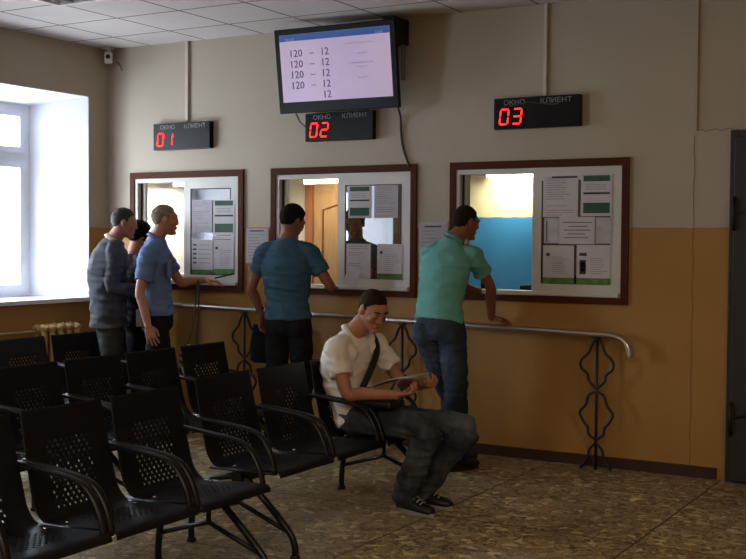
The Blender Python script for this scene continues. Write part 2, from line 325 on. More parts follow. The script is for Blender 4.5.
# daylight windows: one in view, the other invented to bring in more light
for wi, (a, c) in enumerate(sorted(OP, reverse=True)):
    root = empty('window_%d' % (wi+1), (-TW, (a+c)/2, LZ0), kind='structure')
    ya, yc = a+.24, c-.24; zb, zt = LZ0+.02, LZ1-.08
    r = mb('reveal')
    for s_, y0, y1 in ((1, c, yc), (-1, a, ya)):
        r.hexa([(.003, y0, LZ0), (-TW, y1, LZ0), (-TW, y1+s_*.012, LZ0), (.003, y0+s_*.012, LZ0), (.003, y0, LZ1), (-TW, y1, zt), (-TW, y1+s_*.012, zt), (.003, y0+s_*.012, LZ1)] if 0 else
               [(.003, y0, LZ0), (-TW, y1, LZ0), (-TW, y1-s_*.006, LZ0), (.003, y0-s_*.006, LZ0), (.003, y0, LZ1), (-TW, y1, zt), (-TW, y1-s_*.006, zt), (.003, y0-s_*.006, LZ1)])
    r.hexa([(.003, a, LZ1-.006), (.003, c, LZ1-.006), (-TW, yc, zt-.006), (-TW, ya, zt-.006), (.003, a, LZ1), (.003, c, LZ1), (-TW, yc, zt), (-TW, ya, zt)])
    keep(r.build('reveal_lining'), root)
    keep(mb('pvcb').prism([(.05, a-.04), (.05, c+.03), (0.0, c+.03), (0, c), (-TW, yc), (-TW, ya), (0, a), (0, a-.04)], LZ0-.012, LZ0+.022).build('window_sill'), root)
    x0, x1 = -TW-.03, -TW+.03; f = mb('pvcb')
    ym = (ya+yc)/2
    f.box(x0, x1, ya, ya+.07, zb, zt); f.box(x0, x1, yc-.07, yc, zb, zt); f.box(x0, x1, ym-.04, ym+.04, zb, zt)
    for u, w in ((ya+.07, ym-.04), (ym+.04, yc-.07)): f.box(x0, x1, u, w, zt-.06, zt); f.box(x0, x1, u, w, zb, zb+.06); f.box(x0, x1, u, w, 2.22, 2.30)
    keep(f.build('window_frame'), root)
    for (p, q) in ((ya+.07, ym-.04), (ym+.04, yc-.07)):
        for (u, w) in ((zb+.06, 2.22), (2.30, zt-.06)):
            sh = mb('pvcb'); X0, X1 = -TW-.02, -TW+.045
            sh.box(X0, X1, p, p+.05, u, w); sh.box(X0, X1, q-.05, q, u, w); sh.box(X0, X1, p+.05, q-.05, u, u+.05); sh.box(X0, X1, p+.05, q-.05, w-.05, w)
            so = keep(sh.build('window_sash'), root)
            g = mb('glass').box(-TW-.003, -TW+.003, p+.045, q-.045, u+.045, w-.045).build('pane'); keep(g, so); g.matrix_parent_inverse = Matrix.Identity(4); g.parent = so
# something green outside
t = empty('garden_tree', (-7.5, 3.2, -.5), label='leafy green tree outside the daylight window', cat='tree')
def tree(t, sd):
    rnd = random.Random(sd); b = mb('leafm')
    for i in range(900):
        d = V((rnd.gauss(0, 1), rnd.gauss(0, 1), rnd.gauss(0, 1))).normalized()*(rnd.random()**.4)
        p = V((d.x*1.6, d.y*1.6, 2.9+d.z*1.7)); n = V((rnd.gauss(0, 1), rnd.gauss(0, 1), rnd.gauss(0, 1))).normalized(); u = n.orthogonal().normalized()*.13; w = n.cross(u)*.6
        vs = [b.bm.verts.new(p+q) for q in (u, w, -u, -w)]; b.bm.faces.new(vs)
    b.build('foliage', t, fix=False)
    k = mb('bark'); k.tube([(0, 0, 0), (.05, 0, 1.2), (0, .05, 2.6)], [.16, .12, .06], 10)
    for i in range(5):
        a = i*1.3; k.tube([(0, 0, 1.6+.2*i), (.7*math.cos(a), .7*math.sin(a), 2.4+.2*i)], [.05, .02], 6)
    k.build('trunk', t)
tree(t, 3)

# ------------------------------------------------------------------ back office
b = mb('office_plain'); b.box(.28, 1.9, 1.9, 2.0, 0, 2.8); b.build('wall_office_white', kind='structure')
mb(mat('office white wall', '#e9e9e6', .8, var=.02)).box(-.5, .0, .141, 2.0, 0, 2.8).box(.0, .28, 1.9, 2.0, 0, 2.8).build('wall_office_left', kind='structure')
b = mb('office_blue'); b.box(1.9, 6.0, 1.9, 2.0, 0, 2.8); b.box(5.9, 6.0, .14, 1.9, 0, 2.8); b.build('wall_office_blue', kind='structure')
mb('office_plain').box(-.5, 6.0, .14, 2.0, 2.8, 2.86).build('ceiling_office', kind='structure')
mb('desk').box(-.5, 6.0, .14, 2.0, -.1, 0).build('floor_office', kind='structure')
# veneer door seen through the middle window
d = empty('door_1', (1.13, 1.88, 0), kind='structure')
keep(mb('wood2').box(.88, .97, 1.84, 1.899, 0, 2.2).box(1.68, 1.77, 1.84, 1.899, 0, 2.2).box(.88, 1.77, 1.84, 1.899, 2.12, 2.2).build('door_frame'), d)
b = mb('wood').box(.97, 1.68, 1.86, 1.895, 0, 2.12)
b.use(M['wood2'])
for s_ in (0,):
    pts = [(1.08, 1.855, .25), (1.08, 1.855, 1.86)] + [(1.08+.5*k/8, 1.855, 1.86+.10*math.sin(PI*k/8/1.0*.5)) for k in range(1, 9)] + [(1.58, 1.855, .25), (1.08, 1.855, .25)]
    b.tube(pts, .010, 6)
keep(b.build('door_leaf'), d)
keep(mb('steel').tube([(1.02, 1.86, 1.02), (1.02, 1.80, 1.02), (1.12, 1.79, 1.02)], .010, 8).build('door_handle'), d)
# office fluorescent lamps, cabinet, desks, equipment
def tube_lamp(x0, x1, y, z, label):
    e = empty('fluorescent_lamp', (x0, y, z), label=label, cat='lamp', group=None)
    b = mb('wplast').box(0, x1-x0, -.02, .04, .02, .06, bev=.004); b.box(-.02, 0, -.03, .03, -.03, .05, bev=.004).box(x1-x0, x1-x0+.02, -.03, .03, -.03, .05, bev=.004); b.build('housing', e)
    for xx in (.05, x1-x0-.05): mb('wplast').tube([(xx, .01, .055), (xx, .01, 2.8-z)], .005, 6).build('suspension_rod', e)
    mb('tube').tube([(0, 0, 0), (x1-x0, 0, 0)], .026, 12).build('lamp_tube', e)
    return e
tube_lamp(2.86, 3.42, 1.84, 2.165, 'lit fluorescent tube above the blue office wall, behind the third window')
tube_lamp(1.04, 1.44, 1.6, 2.13, 'lit fluorescent tube above the orange door, behind the middle window')
tube_lamp(.14, .42, .75, 2.085, 'lit fluorescent tube in the white office behind the first window')
def desk(x0, x1, label):
    e = empty('desk', (x0, .2, 0), label=label, cat='desk'); w = x1-x0
    mb('desk').box(0, w, 0, .6, 1.02, 1.05, bev=.004).build('desk_top', e)
    for x in (0, w-.04): mb('desk').box(x, x+.04, .02, .58, 0, 1.02).build('side_panel', e)
desk(.2, 1.5, 'clerk desk behind the first service window'); desk(1.75, 3.1, 'clerk desk behind the middle service window'); desk(3.4, 4.8, 'clerk desk behind the third service window')
c = empty('office_cabinet', (.02, 1.35, 0), label='white office cabinet standing behind the first service window', cat='cabinet')
mb('wplast').box(0, .42, 0, .38, 0, 2.0, bev=.005).build('body', c)
dd = mb('pvcb').box(.02, .40, -.02, 0, .05, 1.95, bev=.004).build('door', c); mb('greyp').tube([(.36, -.04, 1.2), (.36, -.04, 1.4)], .008, 8).build('handle', dd)
def printer(x, y, z, label):
    e = empty('printer', (x, y, z), label=label, cat='printer')
    mb('wplast').box(-.2, .2, -.16, .16, 0, .2, bev=.025).build('body', e)
    mb('greyp').box(-.15, .15, -.17, -.155, .05, .09).build('output_slot', e)
    pm = Matrix.Translation((0, .13, .18)) @ Matrix.Rotation(-.35, 4, 'X'); mb('paper').box(-.11, .11, -.01, .0, 0, .22, pm).build('paper_tray', e)
printer(.55, .62, 1.05, 'white office printer with paper behind the first service window')
def paper_stack(x, y, z, n, label, sz=(.21, .15)):
    b = mb('paper'); rnd = random.Random(int(x*100))
    for i in range(n):
        m = Matrix.Translation((x, y, z+i*.006)) @ Matrix.Rotation(rnd.uniform(-.25, .25), 4, 'Z'); b.box(-sz[0]/2, sz[0]/2, -sz[1]/2, sz[1]/2, 0, .005, m)
    b.build('paper_stack', label=label, cat='papers')
paper_stack(2.33, .33, 1.05, 18, 'loose white papers piled on the desk behind the middle window')
paper_stack(.92, .42, 1.05, 30, 'tall stack of white papers on the desk behind the first window')
def device(x, y, label, h=.10, w=.085):
    e = empty('card_terminal', (x, y, 1.05), label=label, cat='device')
    mb('blacks').box(-.05, .05, -.05, .05, 0, .05, bev=.006).box(-.012, .012, -.01, .01, .05, .09).build('base', e)
    mb('black').box(-w/2, w/2, -.02, .01, .085, .085+h, bev=.006).build('screen', e)
    return e
device(3.86, .36, 'small black card terminal on the third window desk')
device(3.56, .30, 'small black device behind the turquoise shirt man in the third window', .12, .07)
b = mb('blacks'); b.tube([(3.97, .33, 1.052), (3.98, .33, 1.09), (4.0, .31, 1.12)], [.02, .014, .01], 8, round_=True); b.build('desk_stamp', label='small black stamp on the desk at the third window', cat='stamp')

# ------------------------------------------------------------------ service windows
def notice(name, x0, x1, z0, z1, style, label, y=-.012, rnd=None):
    b = mb('paper' if style != 'grey' else 'paperg'); b.box(x0, x1, y-.0008, y, z0, z1); w, h = x1-x0, z1-z0
    def bar(m, u0, u1, v0, v1): b.use(M[m]); b.box(x0+u0*w, x0+u1*w, y-.0014, y-.0009, z0+v0*h, z0+v1*h)
    R = random.Random(int(x0*1000+z0*77))
    if style in ('text', 'grey', 'form'):
        n = int(h/.016)
        for i in range(1, n):
            if R.random() < .8: bar('ink', .1, .1+.8*R.uniform(.55, 1), 1-(i+.28)/n, 1-(i)/n)
    if style == 'form': bar('inkd', .25, .97, .94, .985)
    if style == 'bars':
        bar('green', .08, .93, .83, .97); bar('inkd', .08, .93, .52, .57); bar('green', .08, .93, .07, .32)
        for i in range(3): bar('ink', .15, .8, .64+i*.05, .655+i*.05)
    if style == 'lime':
        bar('lime', 0, 1, 0, .16); bar('inkd', .1, .22, .72, .8)
        for i in range(9): bar('ink', .3, .3+R.uniform(.3, .6), .25+i*.055, .262+i*.055)
    if style == 'phone':
        bar('lime', 0, 1, 0, .16); bar('inkd', .08, .30, .72, .8); bar('inkd', .09, .28, .26, .62); bar('paper', .12, .25, .32, .57)
        b.cur = b.mats.index(M['inkd']); b.box(x0+.17*w, x0+.20*w, y-.002, y-.0014, z0+.4*h, z0+.47*h)
        for i in range(8): bar('ink', .4, .4+R.uniform(.3, .5), .27+i*.055, .285+i*.055)
    if style == 'big':
        for i, (u0, u1) in enumerate(((.1, .92), (.26, .8), (.14, .88), (.24, .74), (.14, .82))): bar('inkd', u0, u1, .78-i*.14, .80-i*.14); bar('ink', u0, u1, .80-i*.14, .815-i*.14)
    if style == 'list':
        for i in range(5): bar('inkd', .05, .22, .30+i*.13, .35+i*.13); bar('ink', .3, .9, .31+i*.13, .33+i*.13)
        bar('lime', 0, 1, 0, .12)
    return b.build(name, label=label, cat='notice')
def service_window(n, a, c, split, gl):
    root = empty('window_%d' % n, ((a+c)/2, 0, WZ0), kind='structure')
    k = mb('trim'); t_ = .045
    k.box(a-.005, a+t_, -.02, .03, WZ0-.01, WZ1+.01); k.box(c-t_, c+.005, -.02, .03, WZ0-.01, WZ1+.01); k.box(a+t_, c-t_, -.02, .03, WZ1-t_, WZ1+.01); k.box(a+t_, c-t_, -.02, .03, WZ0-.01, WZ0+.035)
    keep(k.build('brown_trim'), root)
    f = mb('pvc'); A, Cx, Z0, Z1 = a+t_, c-t_, WZ0+.035, WZ1-t_
    f.box(A, A+.03, -.01, .12, Z0, Z1); f.box(Cx-.03, Cx, -.01, .12, Z0, Z1); f.box(A+.03, Cx-.03, -.01, .12, Z1-.035, Z1); f.box(A+.03, Cx-.03, -.01, .12, Z0, Z0+.003)
    keep(f.build('outer_frame'), root)
    keep(mb('pvc').box(A+.01, Cx-.01, -.035, .10, Z0+.004, Z0+.034, bev=.004).build('counter_ledge'), root)
    # fixed mullion and the right-hand sash
    s = mb('pvc'); x0, x1 = split, Cx-.02; z0, z1 = Z0+.03, Z1-.03; sw = .07
    s.box(x0, x0+sw, -.006, .03, z0, z1); s.box(x1-sw*.9, x1, -.006, .03, z0, z1); s.box(x0+sw, x1-sw*.9, -.006, .03, z0, z0+.06); s.box(x0+sw, x1-sw*.9, -.006, .03, z1-.065, z1)
    so = s.build('sash'); keep(so, root)
    g = mb('gasket'); gx0, gx1, gz0, gz1 = x0+sw, x1-sw*.9, z0+.06, z1-.065
    for q in ((gx0-.002, gx0+.008, gz0, gz1), (gx1-.008, gx1+.002, gz0, gz1), (gx0, gx1, gz0-.002, gz0+.007), (gx0, gx1, gz1-.007, gz1+.002)): g.box(q[0], q[1], -.0075+.0004*(q[1]-q[0] > .1), .01, q[2], q[3])
    go = g.build('gasket'); go.parent = so
    po = mb(gl).box(gx0, gx1, -.004, .0, gz0, gz1).build('pane'); po.parent = so
    ins = mb('gasket').box(A+.032, A+.042, .03, .08, Z0+.034, Z1-.035).build('sliding_rail'); keep(ins, root)
    # left sash slid away: its inner edge stands behind
    e = mb('pvc').box(A+.045, A+.075, .04, .07, Z0+.034, Z1-.035).build('inner_sash'); keep(e, root)
    return gx0, gx1, gz0, gz1
service_window(4, *WIN[0], .875, 'mirrorg'); service_window(5, *WIN[1], 2.42, 'mirrorg'); service_window(6, *WIN[2], 4.06, 'mirrorg')
Y0 = -.010
# first window
notice('notice', .965, 1.18, 1.62, 1.895, 'grey', 'greyish typed notice at the upper left of the first window sash', Y0)
notice('notice', 1.19, 1.415, 1.60, 1.895, 'bars', 'notice with two dark green bars at the right of the first window sash', Y0)
notice('notice', .965, 1.185, 1.27, 1.56, 'list', 'list notice with green foot at the lower left of the first window sash', Y0)
notice('notice', 1.195, 1.41, 1.27, 1.56, 'lime', 'green footed notice at the lower right of the first window sash', Y0)
notice('notice', 1.19, 1.42, 1.565, 1.595, 'plain', 'narrow brown paper strip between notices on the first window', Y0); 
# middle window
notice('notice', 2.52, 2.725, 1.735, 1.985, 'bars', 'notice with dark green bars at the upper left of the middle window sash', Y0)
notice('notice', 2.755, 2.965, 1.735, 1.985, 'grey', 'plain typed notice at the upper right of the middle window sash', Y0)
notice('notice', 2.505, 2.725, 1.265, 1.535, 'text', 'typed notice at the lower left of the middle window sash', Y0)
notice('notice', 2.785, 3.005, 1.265, 1.535, 'lime', 'green footed notice at the lower right of the middle window sash', Y0)
# third window
notice('notice', 4.14, 4.40, 1.735, 2.025, 'form', 'typed notice with dark heading at the upper left of the third window sash', Y0)
notice('notice', 4.42, 4.645, 1.74, 2.03, 'bars', 'notice with two dark green bars at the upper right of the third window sash', Y0)
notice('notice', 4.265, 4.525, 1.545, 1.735, 'big', 'white notice with five bold lines at the centre of the third window sash', Y0-.003)
notice('notice', 4.145, 4.375, 1.265, 1.535, 'lime', 'green footed notice at the lower left of the third window sash', Y0)
notice('notice', 4.395, 4.64, 1.265, 1.54, 'phone', 'notice with phone picture and green foot, lower right of the third window sash', Y0)
b = mb('film').box(4.15, 4.263, Y0-.001, Y0, 1.55, 1.73); b.use(M['bluebar'] if 0 else M['greyp']).box(4.165, 4.175, Y0-.002, Y0-.001, 1.56, 1.71); b.build('plastic_sleeve', label='clear plastic sleeve left of the bold notice on the third window', cat='sleeve')
mb('film').box(4.53, 4.645, Y0-.001, Y0, 1.55, 1.73).build('plastic_sleeve', label='clear plastic sleeve right of the bold notice on the third window', cat='sleeve')
# posters on the wall between the windows
def poster(x0, x1, z0, z1, label, edge):
    e = empty('wall_poster', ((x0+x1)/2, 0, z0), label=label, cat='poster')
    b = mb(edge); w = (x1-x0)/2; h = z1-z0; b.box(-w, w, -.008, -.001, 0, h); b.build('backing', e)
    notice_b = mb('paperg').box(-w+.012, w-.012, -.010, -.0082, .012, h-.012); notice_b.use(M['ink'])
    R = random.Random(int(x0*50))
    for i in range(10): notice_b.box(-w+.03, -w+.03+(2*w-.06)*R.uniform(.5, 1), -.0108, -.0101, h-.04-i*(h-.06)/10, h-.034-i*(h-.06)/10)
    notice_b.use(M['inkd']).box(-w+.05, w-.05, -.0108, -.0101, h-.035, h-.026); notice_b.build('sheet', e)
poster(1.525, 1.765, 1.36, 1.665, 'orange edged grey poster on the ochre wall between first and middle windows', 'orange')
poster(3.145, 3.385, 1.36, 1.70, 'plastic covered poster on the wall left of the turquoise shirt man', 'film')

# ------------------------------------------------------------------ LED displays and television
SEG = {'0': 'abcdef', '1': 'bc', '2': 'abged', '3': 'abgcd'}
def digit(b, ch, x, z, w, h, y, r=.006):
    sl = .012; q = {'a': ((0, h), (w, h)), 'b': ((w, h), (w, h/2)), 'c': ((w, h/2), (w, 0)), 'd': ((0, 0), (w, 0)), 'e': ((0, h/2), (0, 0)), 'f': ((0, h), (0, h/2)), 'g': ((0, h/2), (w, h/2))}
    for s_ in SEG[ch]:
        (ax, az), (bx, bz) = q[s_]; a = V((x+ax+sl*az/h, y, z+az)); c = V((x+bx+sl*bz/h, y, z+bz)); d = (c-a).normalized()*.006
        b.tube([a+d, c-d], r, 6)
RX = Matrix.Rotation(PI/2, 4, 'X')
def led_display(x0, x1, z0, z1, num, label, y=.003, dep=.053, tilt=0):
    w, h = x1-x0, z1-z0
    e = empty('queue_display', ((x0+x1)/2, 0, z0), label=label, cat='display', group=None)
    mb('black').box(-w/2, w/2, y-dep, y, 0, h, bev=.004).build('housing', e)
    f = y-dep-.002
    for i, ch in enumerate(num):
        b = mb('led'); digit(b, ch, -w/2+.045+i*.10, .035, .062, .105, f, .005); b.build('glowing_digit', e)
    for tx, xx in (('ОКНО', -w/2+.075), ('КЛИЕНТ', .03)):
        c = mb('cap'); c.text(tx, .05, Matrix.Translation((xx, f, h-.05)) @ RX, sx=1.15); c.build('caption', e)
    return e
led_display(.57, 1.185, 2.325, 2.55, '01', 'black queue display glowing red 01 above the first window')
led_display(2.14, 2.76, 2.34, 2.56, '02', 'black queue display glowing red 02 hanging below the television')
e = led_display(3.77, 4.42, 2.365, 2.585, '03', 'black queue display glowing red 03 above the third window')
mb(mat('brown cord', '#4e4234', .7)).tube([(-.20, -.058, .162), (-.14, -.060, .170), (-.06, -.060, .180), (.02, -.060, .172), (.1, -.060, .160), (.17, -.058, .158)], .004, 6, sub=4).build('loose_cord', e)
# television
tv = empty('wall_television', (2.53, 0, 2.55), label='large black flat television with lavender queue screen, mounted high on the wall', cat='television')
TM = Matrix.Translation((2.575, -.225, 2.545)) @ Matrix.Rotation(math.radians(1.5), 4, 'Z') @ Matrix.Rotation(math.radians(8), 4, 'X')
# local: x width, z height, front is -y
hw, hh = .525, .64
b = mb('black').box(-hw, hw, -.035, .0, 0, hh, TM, bev=.006).box(-hw+.06, hw-.06, 0, .05, .06, hh-.06, TM); k = b.build('housing'); keep(k, tv)
k = mb('screen').box(-hw+.045, hw-.045, -.0375, -.036, .085, hh-.045, TM).build('screen'); keep(k, tv); scr = k
k = mb('bluebar').box(-hw+.046, hw-.046, -.0385, -.0376, hh-.095, hh-.046, TM).build('title_bar'); k.parent = scr
for i in range(4):
    b = mb('scrt'); z = .425-i*.080; b.text('120', .078, TM @ Matrix.Translation((-.40, -.040, z)) @ RX, .0008, sx=1.05); b.text('–', .078, TM @ Matrix.Translation((-.215, -.040, z)) @ RX, .0008); b.text('12', .078, TM @ Matrix.Translation((-.12, -.040, z)) @ RX, .0008)
    k = b.build('queue_row'); k.parent = scr
b = mb('scrt'); b.text('12', .078, TM @ Matrix.Translation((-.12, -.040, .105)) @ RX, .0008)
k = b.build('queue_row'); k.parent = scr
b = mb('scrt2')
for z in (.415, .315, .235): b.box(.20, .28, -.040, -.039, z, z+.006, TM)
b.box(.13, .33, -.040, -.039, .345, .351, TM); b.box(.1, .34, -.040, -.039, .49, .494, TM)
b.text('ОКНО', .03, TM @ Matrix.Translation((-.43, -.040, .545)) @ RX, .0008); b.text('14:06', .03, TM @ Matrix.Translation((.36, -.040, .545)) @ RX, .0008)
k = b.build('screen_captions'); k.parent = scr
b = mb('blacks').box(2.25, 2.80, -.03, 0, 2.75, 3.05, bev=.004)
for x in (2.35, 2.70): b.tube([(x, -.02, 2.95), (x, -.26, 2.98)], .018, 8); b.tube([(x, -.02, 2.80), (x, -.20, 2.74)], .018, 8)
k = b.build('wall_bracket'); keep(k, tv)
b = mb('blacks').box(2.95, 3.05, -.24, -.01, 3.03, 3.22, bev=.008); b.box(2.30, 3.0, -.16, -.12, 3.17, 3.20); k = b.build('top_box'); keep(k, tv)
k = mb('greyp').box(3.105, 3.12, -.24, -.19, 2.74, 3.0, bev=.004).build('side_strip'); keep(k, tv)
mb(mat('dark cable', '#3a342c', .6)).tube([(3.02, -.15, 2.60), (2.99, -.03, 2.5), (2.985, -.012, 2.4), (3.0, -.01, 2.28), (3.035, -.012, 2.18), (3.07, -.028, 2.12)], .0085, 8, sub=4).build('television_cable', label='dark cable dropping from the television to the middle window trim', cat='cable')
mb('greyp').tube([(2.10, -.16, 2.60), (2.09, -.08, 2.53), (2.09, -.05, 2.50), (2.14, -.05, 2.46)], .006, 6, sub=4).build('looped_cable', label='short looped cable left of the 02 display', cat='cable')
mb('pipe').box(.895, .925, -.022, -.001, 2.56, ZC-.002, bev=.003).build('cable_conduit', label='painted cable conduit dropping from the ceiling above the first window', cat='conduit')
mb('pipe').box(4.135, 4.16, -.022, -.001, 2.59, ZC-.002, bev=.003).build('cable_conduit', label='painted cable conduit dropping from the ceiling above the third window', cat='conduit')
for i, (x, z) in enumerate(((.43, 2.545), (1.30, 2.60), (3.62, 2.57), (4.56, 2.63), (2.07, 2.27), (3.4, 2.3))): pass
# security camera in the corner
sc = empty('security_camera', (.09, -.09, 3.13), label='small white security camera in the corner under the ceiling', cat='camera')
mb('wplast').tube([(0, .0, .11), (0, 0, .06)], .02, 10).box(-.035, .035, -.035, .035, .09, .109, bev=.004).build('mount', sc)
h = mb('wplast').box(-.035, .035, -.06, .045, -.03, .06, Matrix.Rotation(.75, 4, 'Z'), bev=.012).build('head', sc)
mb('black').tube([(.035, -.042, .02), (.043, -.05, .02)], .02, 12).build('lens', h)
mb(M['greyp']).tube([(.05, .0, .0), (.08, .05, -.03), (.09, .075, -.09)], .008, 6, sub=3).build('cord', sc)

# ------------------------------------------------------------------ slate door at the right
dr = empty('door_2', (5.9, -.02, 0), kind='structure')
keep(mb('door').box(5.44, 5.50, -.035, -.001, 0, 2.29, bev=.004).box(6.42, 6.50, -.035, -.001, 0, 2.29, bev=.004).box(5.50, 6.42, -.035, -.001, 2.22, 2.29, bev=.004).build('door_frame'), dr)
keep(mb('door').box(5.475, 6.43, -.07, -.036, .01, 2.245, bev=.005).build('door_leaf'), dr)
for z in (1.75, .42):
    keep(mb('blacks').box(5.455, 5.505, -.088, -.07, z-.09, z+.09, bev=.004).tube([(5.48, -.085, z-.11), (5.48, -.085, z+.11)], .014, 8).build('hinge'), dr)
keep(mb('blacks').box(5.50, 5.75, -.085, -.07, 1.74, 1.76).tube([(5.50, -.08, .43), (5.56, -.10, .45), (5.62, -.10, .45)], .01, 8).build('bolt'), dr)

# ------------------------------------------------------------------ handrail
def zr(x): return 1.004-(x-1.0)*.0205
hr = empty('handrail', (3.07, -.12, 0), label='long steel leaning rail on wrought iron posts in front of the service windows', cat='handrail')
YR = -.12
b = mb('steel')
for dy in (-.018, .018):
    P = [(.62, YR+dy, zr(.62))]+[(x, YR+dy, zr(x)) for x in (1.5, 3.0, 4.4, 4.66)]+[(4.76, YR+dy, zr(4.7)-.02), (4.81, YR+dy, zr(4.8)-.07), (4.825, YR+dy, zr(4.8)-.14)]
    b.tube(P, .019, 10, sub=4)
b.box(.62, 4.66, YR-.02, YR+.02, zr(2.7)-.03, zr(2.7)-.022) if 0 else None
keep(b.build('rail'), hr)
SC = [(0, .93), (.035, .88), (.06, .82), (.112, .765), (.112, .71), (.068, .67), (.055, .62), (0, .56), (.055, .52), (.075, .455), (.118, .395), (.09, .335), (.06, .295), (.05, .245), (0, .20), (.045, .14), (.06, .07), (.11, .006)]
for px in (1.60, 3.07, 4.59):
    zt = zr(px)-.02; k = zt/.93
    po = mb('iron').tube([(px, YR, 0), (px, YR, zt)], .0105, 8).box(px-.02, px+.02, YR-.03, YR+.03, zt-.012, zt).build('post'); keep(po, hr)
    for s_ in (-1, 1):
        so = mb('iron').tube([(px+s_*x, YR+.0, z*k) for x, z in SC], .0100, 8, sub=4).build('scroll'); so.parent = po

# ------------------------------------------------------------------ radiator
rd = empty('radiator', (.13, -.72, 0), label='cream ochre cast iron column radiator under the daylight window', cat='radiator')
for i in range(5):
    y = -.21+i*.092
    s = mb('rad')
    for x in (-.045, .045): s.tube([(x, y, .30), (x, y, .34), (x, y, .78), (x*.6, y, .84)], [.022, .026, .026, .02], 10, flat=(1, 0, 0), round_=True)
    s.tube([(-.05, y, .82), (.05, y, .82)], .030, 10, round_=True); s.tube([(-.05, y, .31), (.05, y, .31)], .030, 10, round_=True); s.tube([(0, y-.046, .82), (0, y+.046, .82)], .02, 8); s.tube([(0, y-.046, .31), (0, y+.046, .31)], .02, 8)
    s.build('section', rd)
mb('rad').tube([(0, -.22, .80), (0, -1.6, .80), (0, -1.6, .01)], .014, 8).build('feed_pipe', rd)
mb('rad').tube([(-.05, -.2, .3), (-.10, -.2, .3)], .012, 8).tube([(-.03, .2, .28), (-.03, .2, 0.0)], .012, 8).tube([(-.03, -.2, .28), (-.03, -.2, 0.0)], .012, 8).build('foot', rd)

# ------------------------------------------------------------------ perforated benches
def shell_mesh():
    prof = [(.535, .395), (.53, .415), (.50, .428), (.40, .424), (.28, .416), (.17, .412), (.12, .425), (.085, .465), (.068, .51), (.045, .60), (.02, .70), (-.005, .828), (-.011, .850)]
    P, _ = crom([V((a, 0, b)) for a, b in prof], [0]*len(prof), 8)
    L = [0]
    for i in range(1, len(P)): L.append(L[-1]+(P[i]-P[i-1]).length)
    tot = L[-1]; cell = .0105; rows = int(tot/cell); samp = []
    for r in range(rows+1):
        d = tot*r/rows; j = max(i for i in range(len(L)) if L[i] <= d+1e-9); j = min(j, len(P)-2)
        t = (d-L[j])/(L[j+1]-L[j]); samp.append(P[j].lerp(P[j+1], t))
    cols = 46; bm = bmesh.new(); g = []
    for r, p in enumerate(samp):
        f = r/rows; w = .247-.014*max(0, (f-.45)/.55)
        g.append([bm.verts.new((p.x, -w+2*w*c/cols, p.z)) for c in range(cols+1)])
    for r in range(rows):
        for c in range(cols):
            inz = 10 < c < cols-11 and (10 < r < rows*.38 or rows*.52 < r < rows-12)
            grp = (r//14) % 1
            if inz and r % 2 == 0 and (c+(r//2)) % 3 == 0:
                # one open slot
                continue
            f = bm.faces.new((g[r][c], g[r][c+1], g[r+1][c+1], g[r+1][c])); f.smooth = True
    me = bpy.data.meshes.new('seat_shell'); bm.to_mesh(me); bm.free(); me.materials.append(M['seat']); return me
SHELL = shell_mesh()
def build_seat(root, y):
    o = bpy.data.objects.new('seat_shell', SHELL); C.objects.link(o); o.parent = root; o.location = (0, y, 0)
    md = o.modifiers.new('thickness', 'SOLIDIFY'); md.thickness = .003
    for s_ in (-1, 1): mb('screw').tube([(.22, s_*.20, .412), (.22, s_*.20, .421)], .010, 8).build('screw', o)
    for s_ in (-1, 1):
        a = mb('seat_t'); P = [(.50, 0, .415), (.475, 0, .50), (.42, 0, .585), (.34, 0, .618), (.20, 0, .635), (.04, 0, .650), (.02, 0, .650)]
        a.tube(P, [(.010, .019)]*len(P), 10, sub=4, flat=(1, 0, 0)); a.tube([(.50, 0, .413), (.10, 0, .405)], [(.009, .016)]*2, 8)
        ao = a.build('armrest', root); ao.location = (0, y+s_*.238, 0)
def leg_frame(root, y):
    b = mb('seat_t')
    b.tube([(.22, y, .37), (.06, y, .33), (-.02, y, .24), (-.045, y, .10), (-.045, y, .012)], .017, 10, sub=4)
    b.tube([(.30, y, .37), (.44, y, .25), (.565, y, .13), (.60, y, .06), (.60, y, .012)], .017, 10, sub=4)
    b.tube([(.26, y, .36), (.26, y, .24)], .012, 8); b.tube([(-.04, y, .15), (.26, y, .24), (.56, y, .13)], .012, 8)
    for x in (-.045, .60): b.tube([(x, y, 0), (x, y, .02)], .024, 10)
    b.build('leg_frame', root)
def bench(x, ys, legs, label, group=None):
    r = empty('waiting_bench', (x, 0, 0), label=label, cat='bench', group=group)
    for y in ys: build_seat(r, y)
    mb('seat_t').box(.23, .29, min(ys)-.24, max(ys)+.24, .345, .395, bev=.004).build('beam', r)
    for y in legs: leg_frame(r, y)
    return r
bench(3.605, (-3.565, -4.09, -4.61), (-3.43, -4.85), 'black perforated steel bench nearest the viewer in the lower left')
bench(3.48, (-2.815, -2.28, -1.745), (-3.03, -1.56), 'black perforated steel bench on which the man in the white polo sits')
bench(2.29, (-2.55, -2.03, -1.50), (-2.78, -1.32), 'black perforated steel bench in the second row, behind the white polo man')
bench(2.29, (-4.12, -3.60, -3.07), (-4.3, -2.98), 'black perforated steel bench at the left frame edge in the second row')
bench(.94, (-2.40, -1.88, -1.35), (-2.5, -1.18), 'black perforated steel bench farthest back, nearest the radiator')

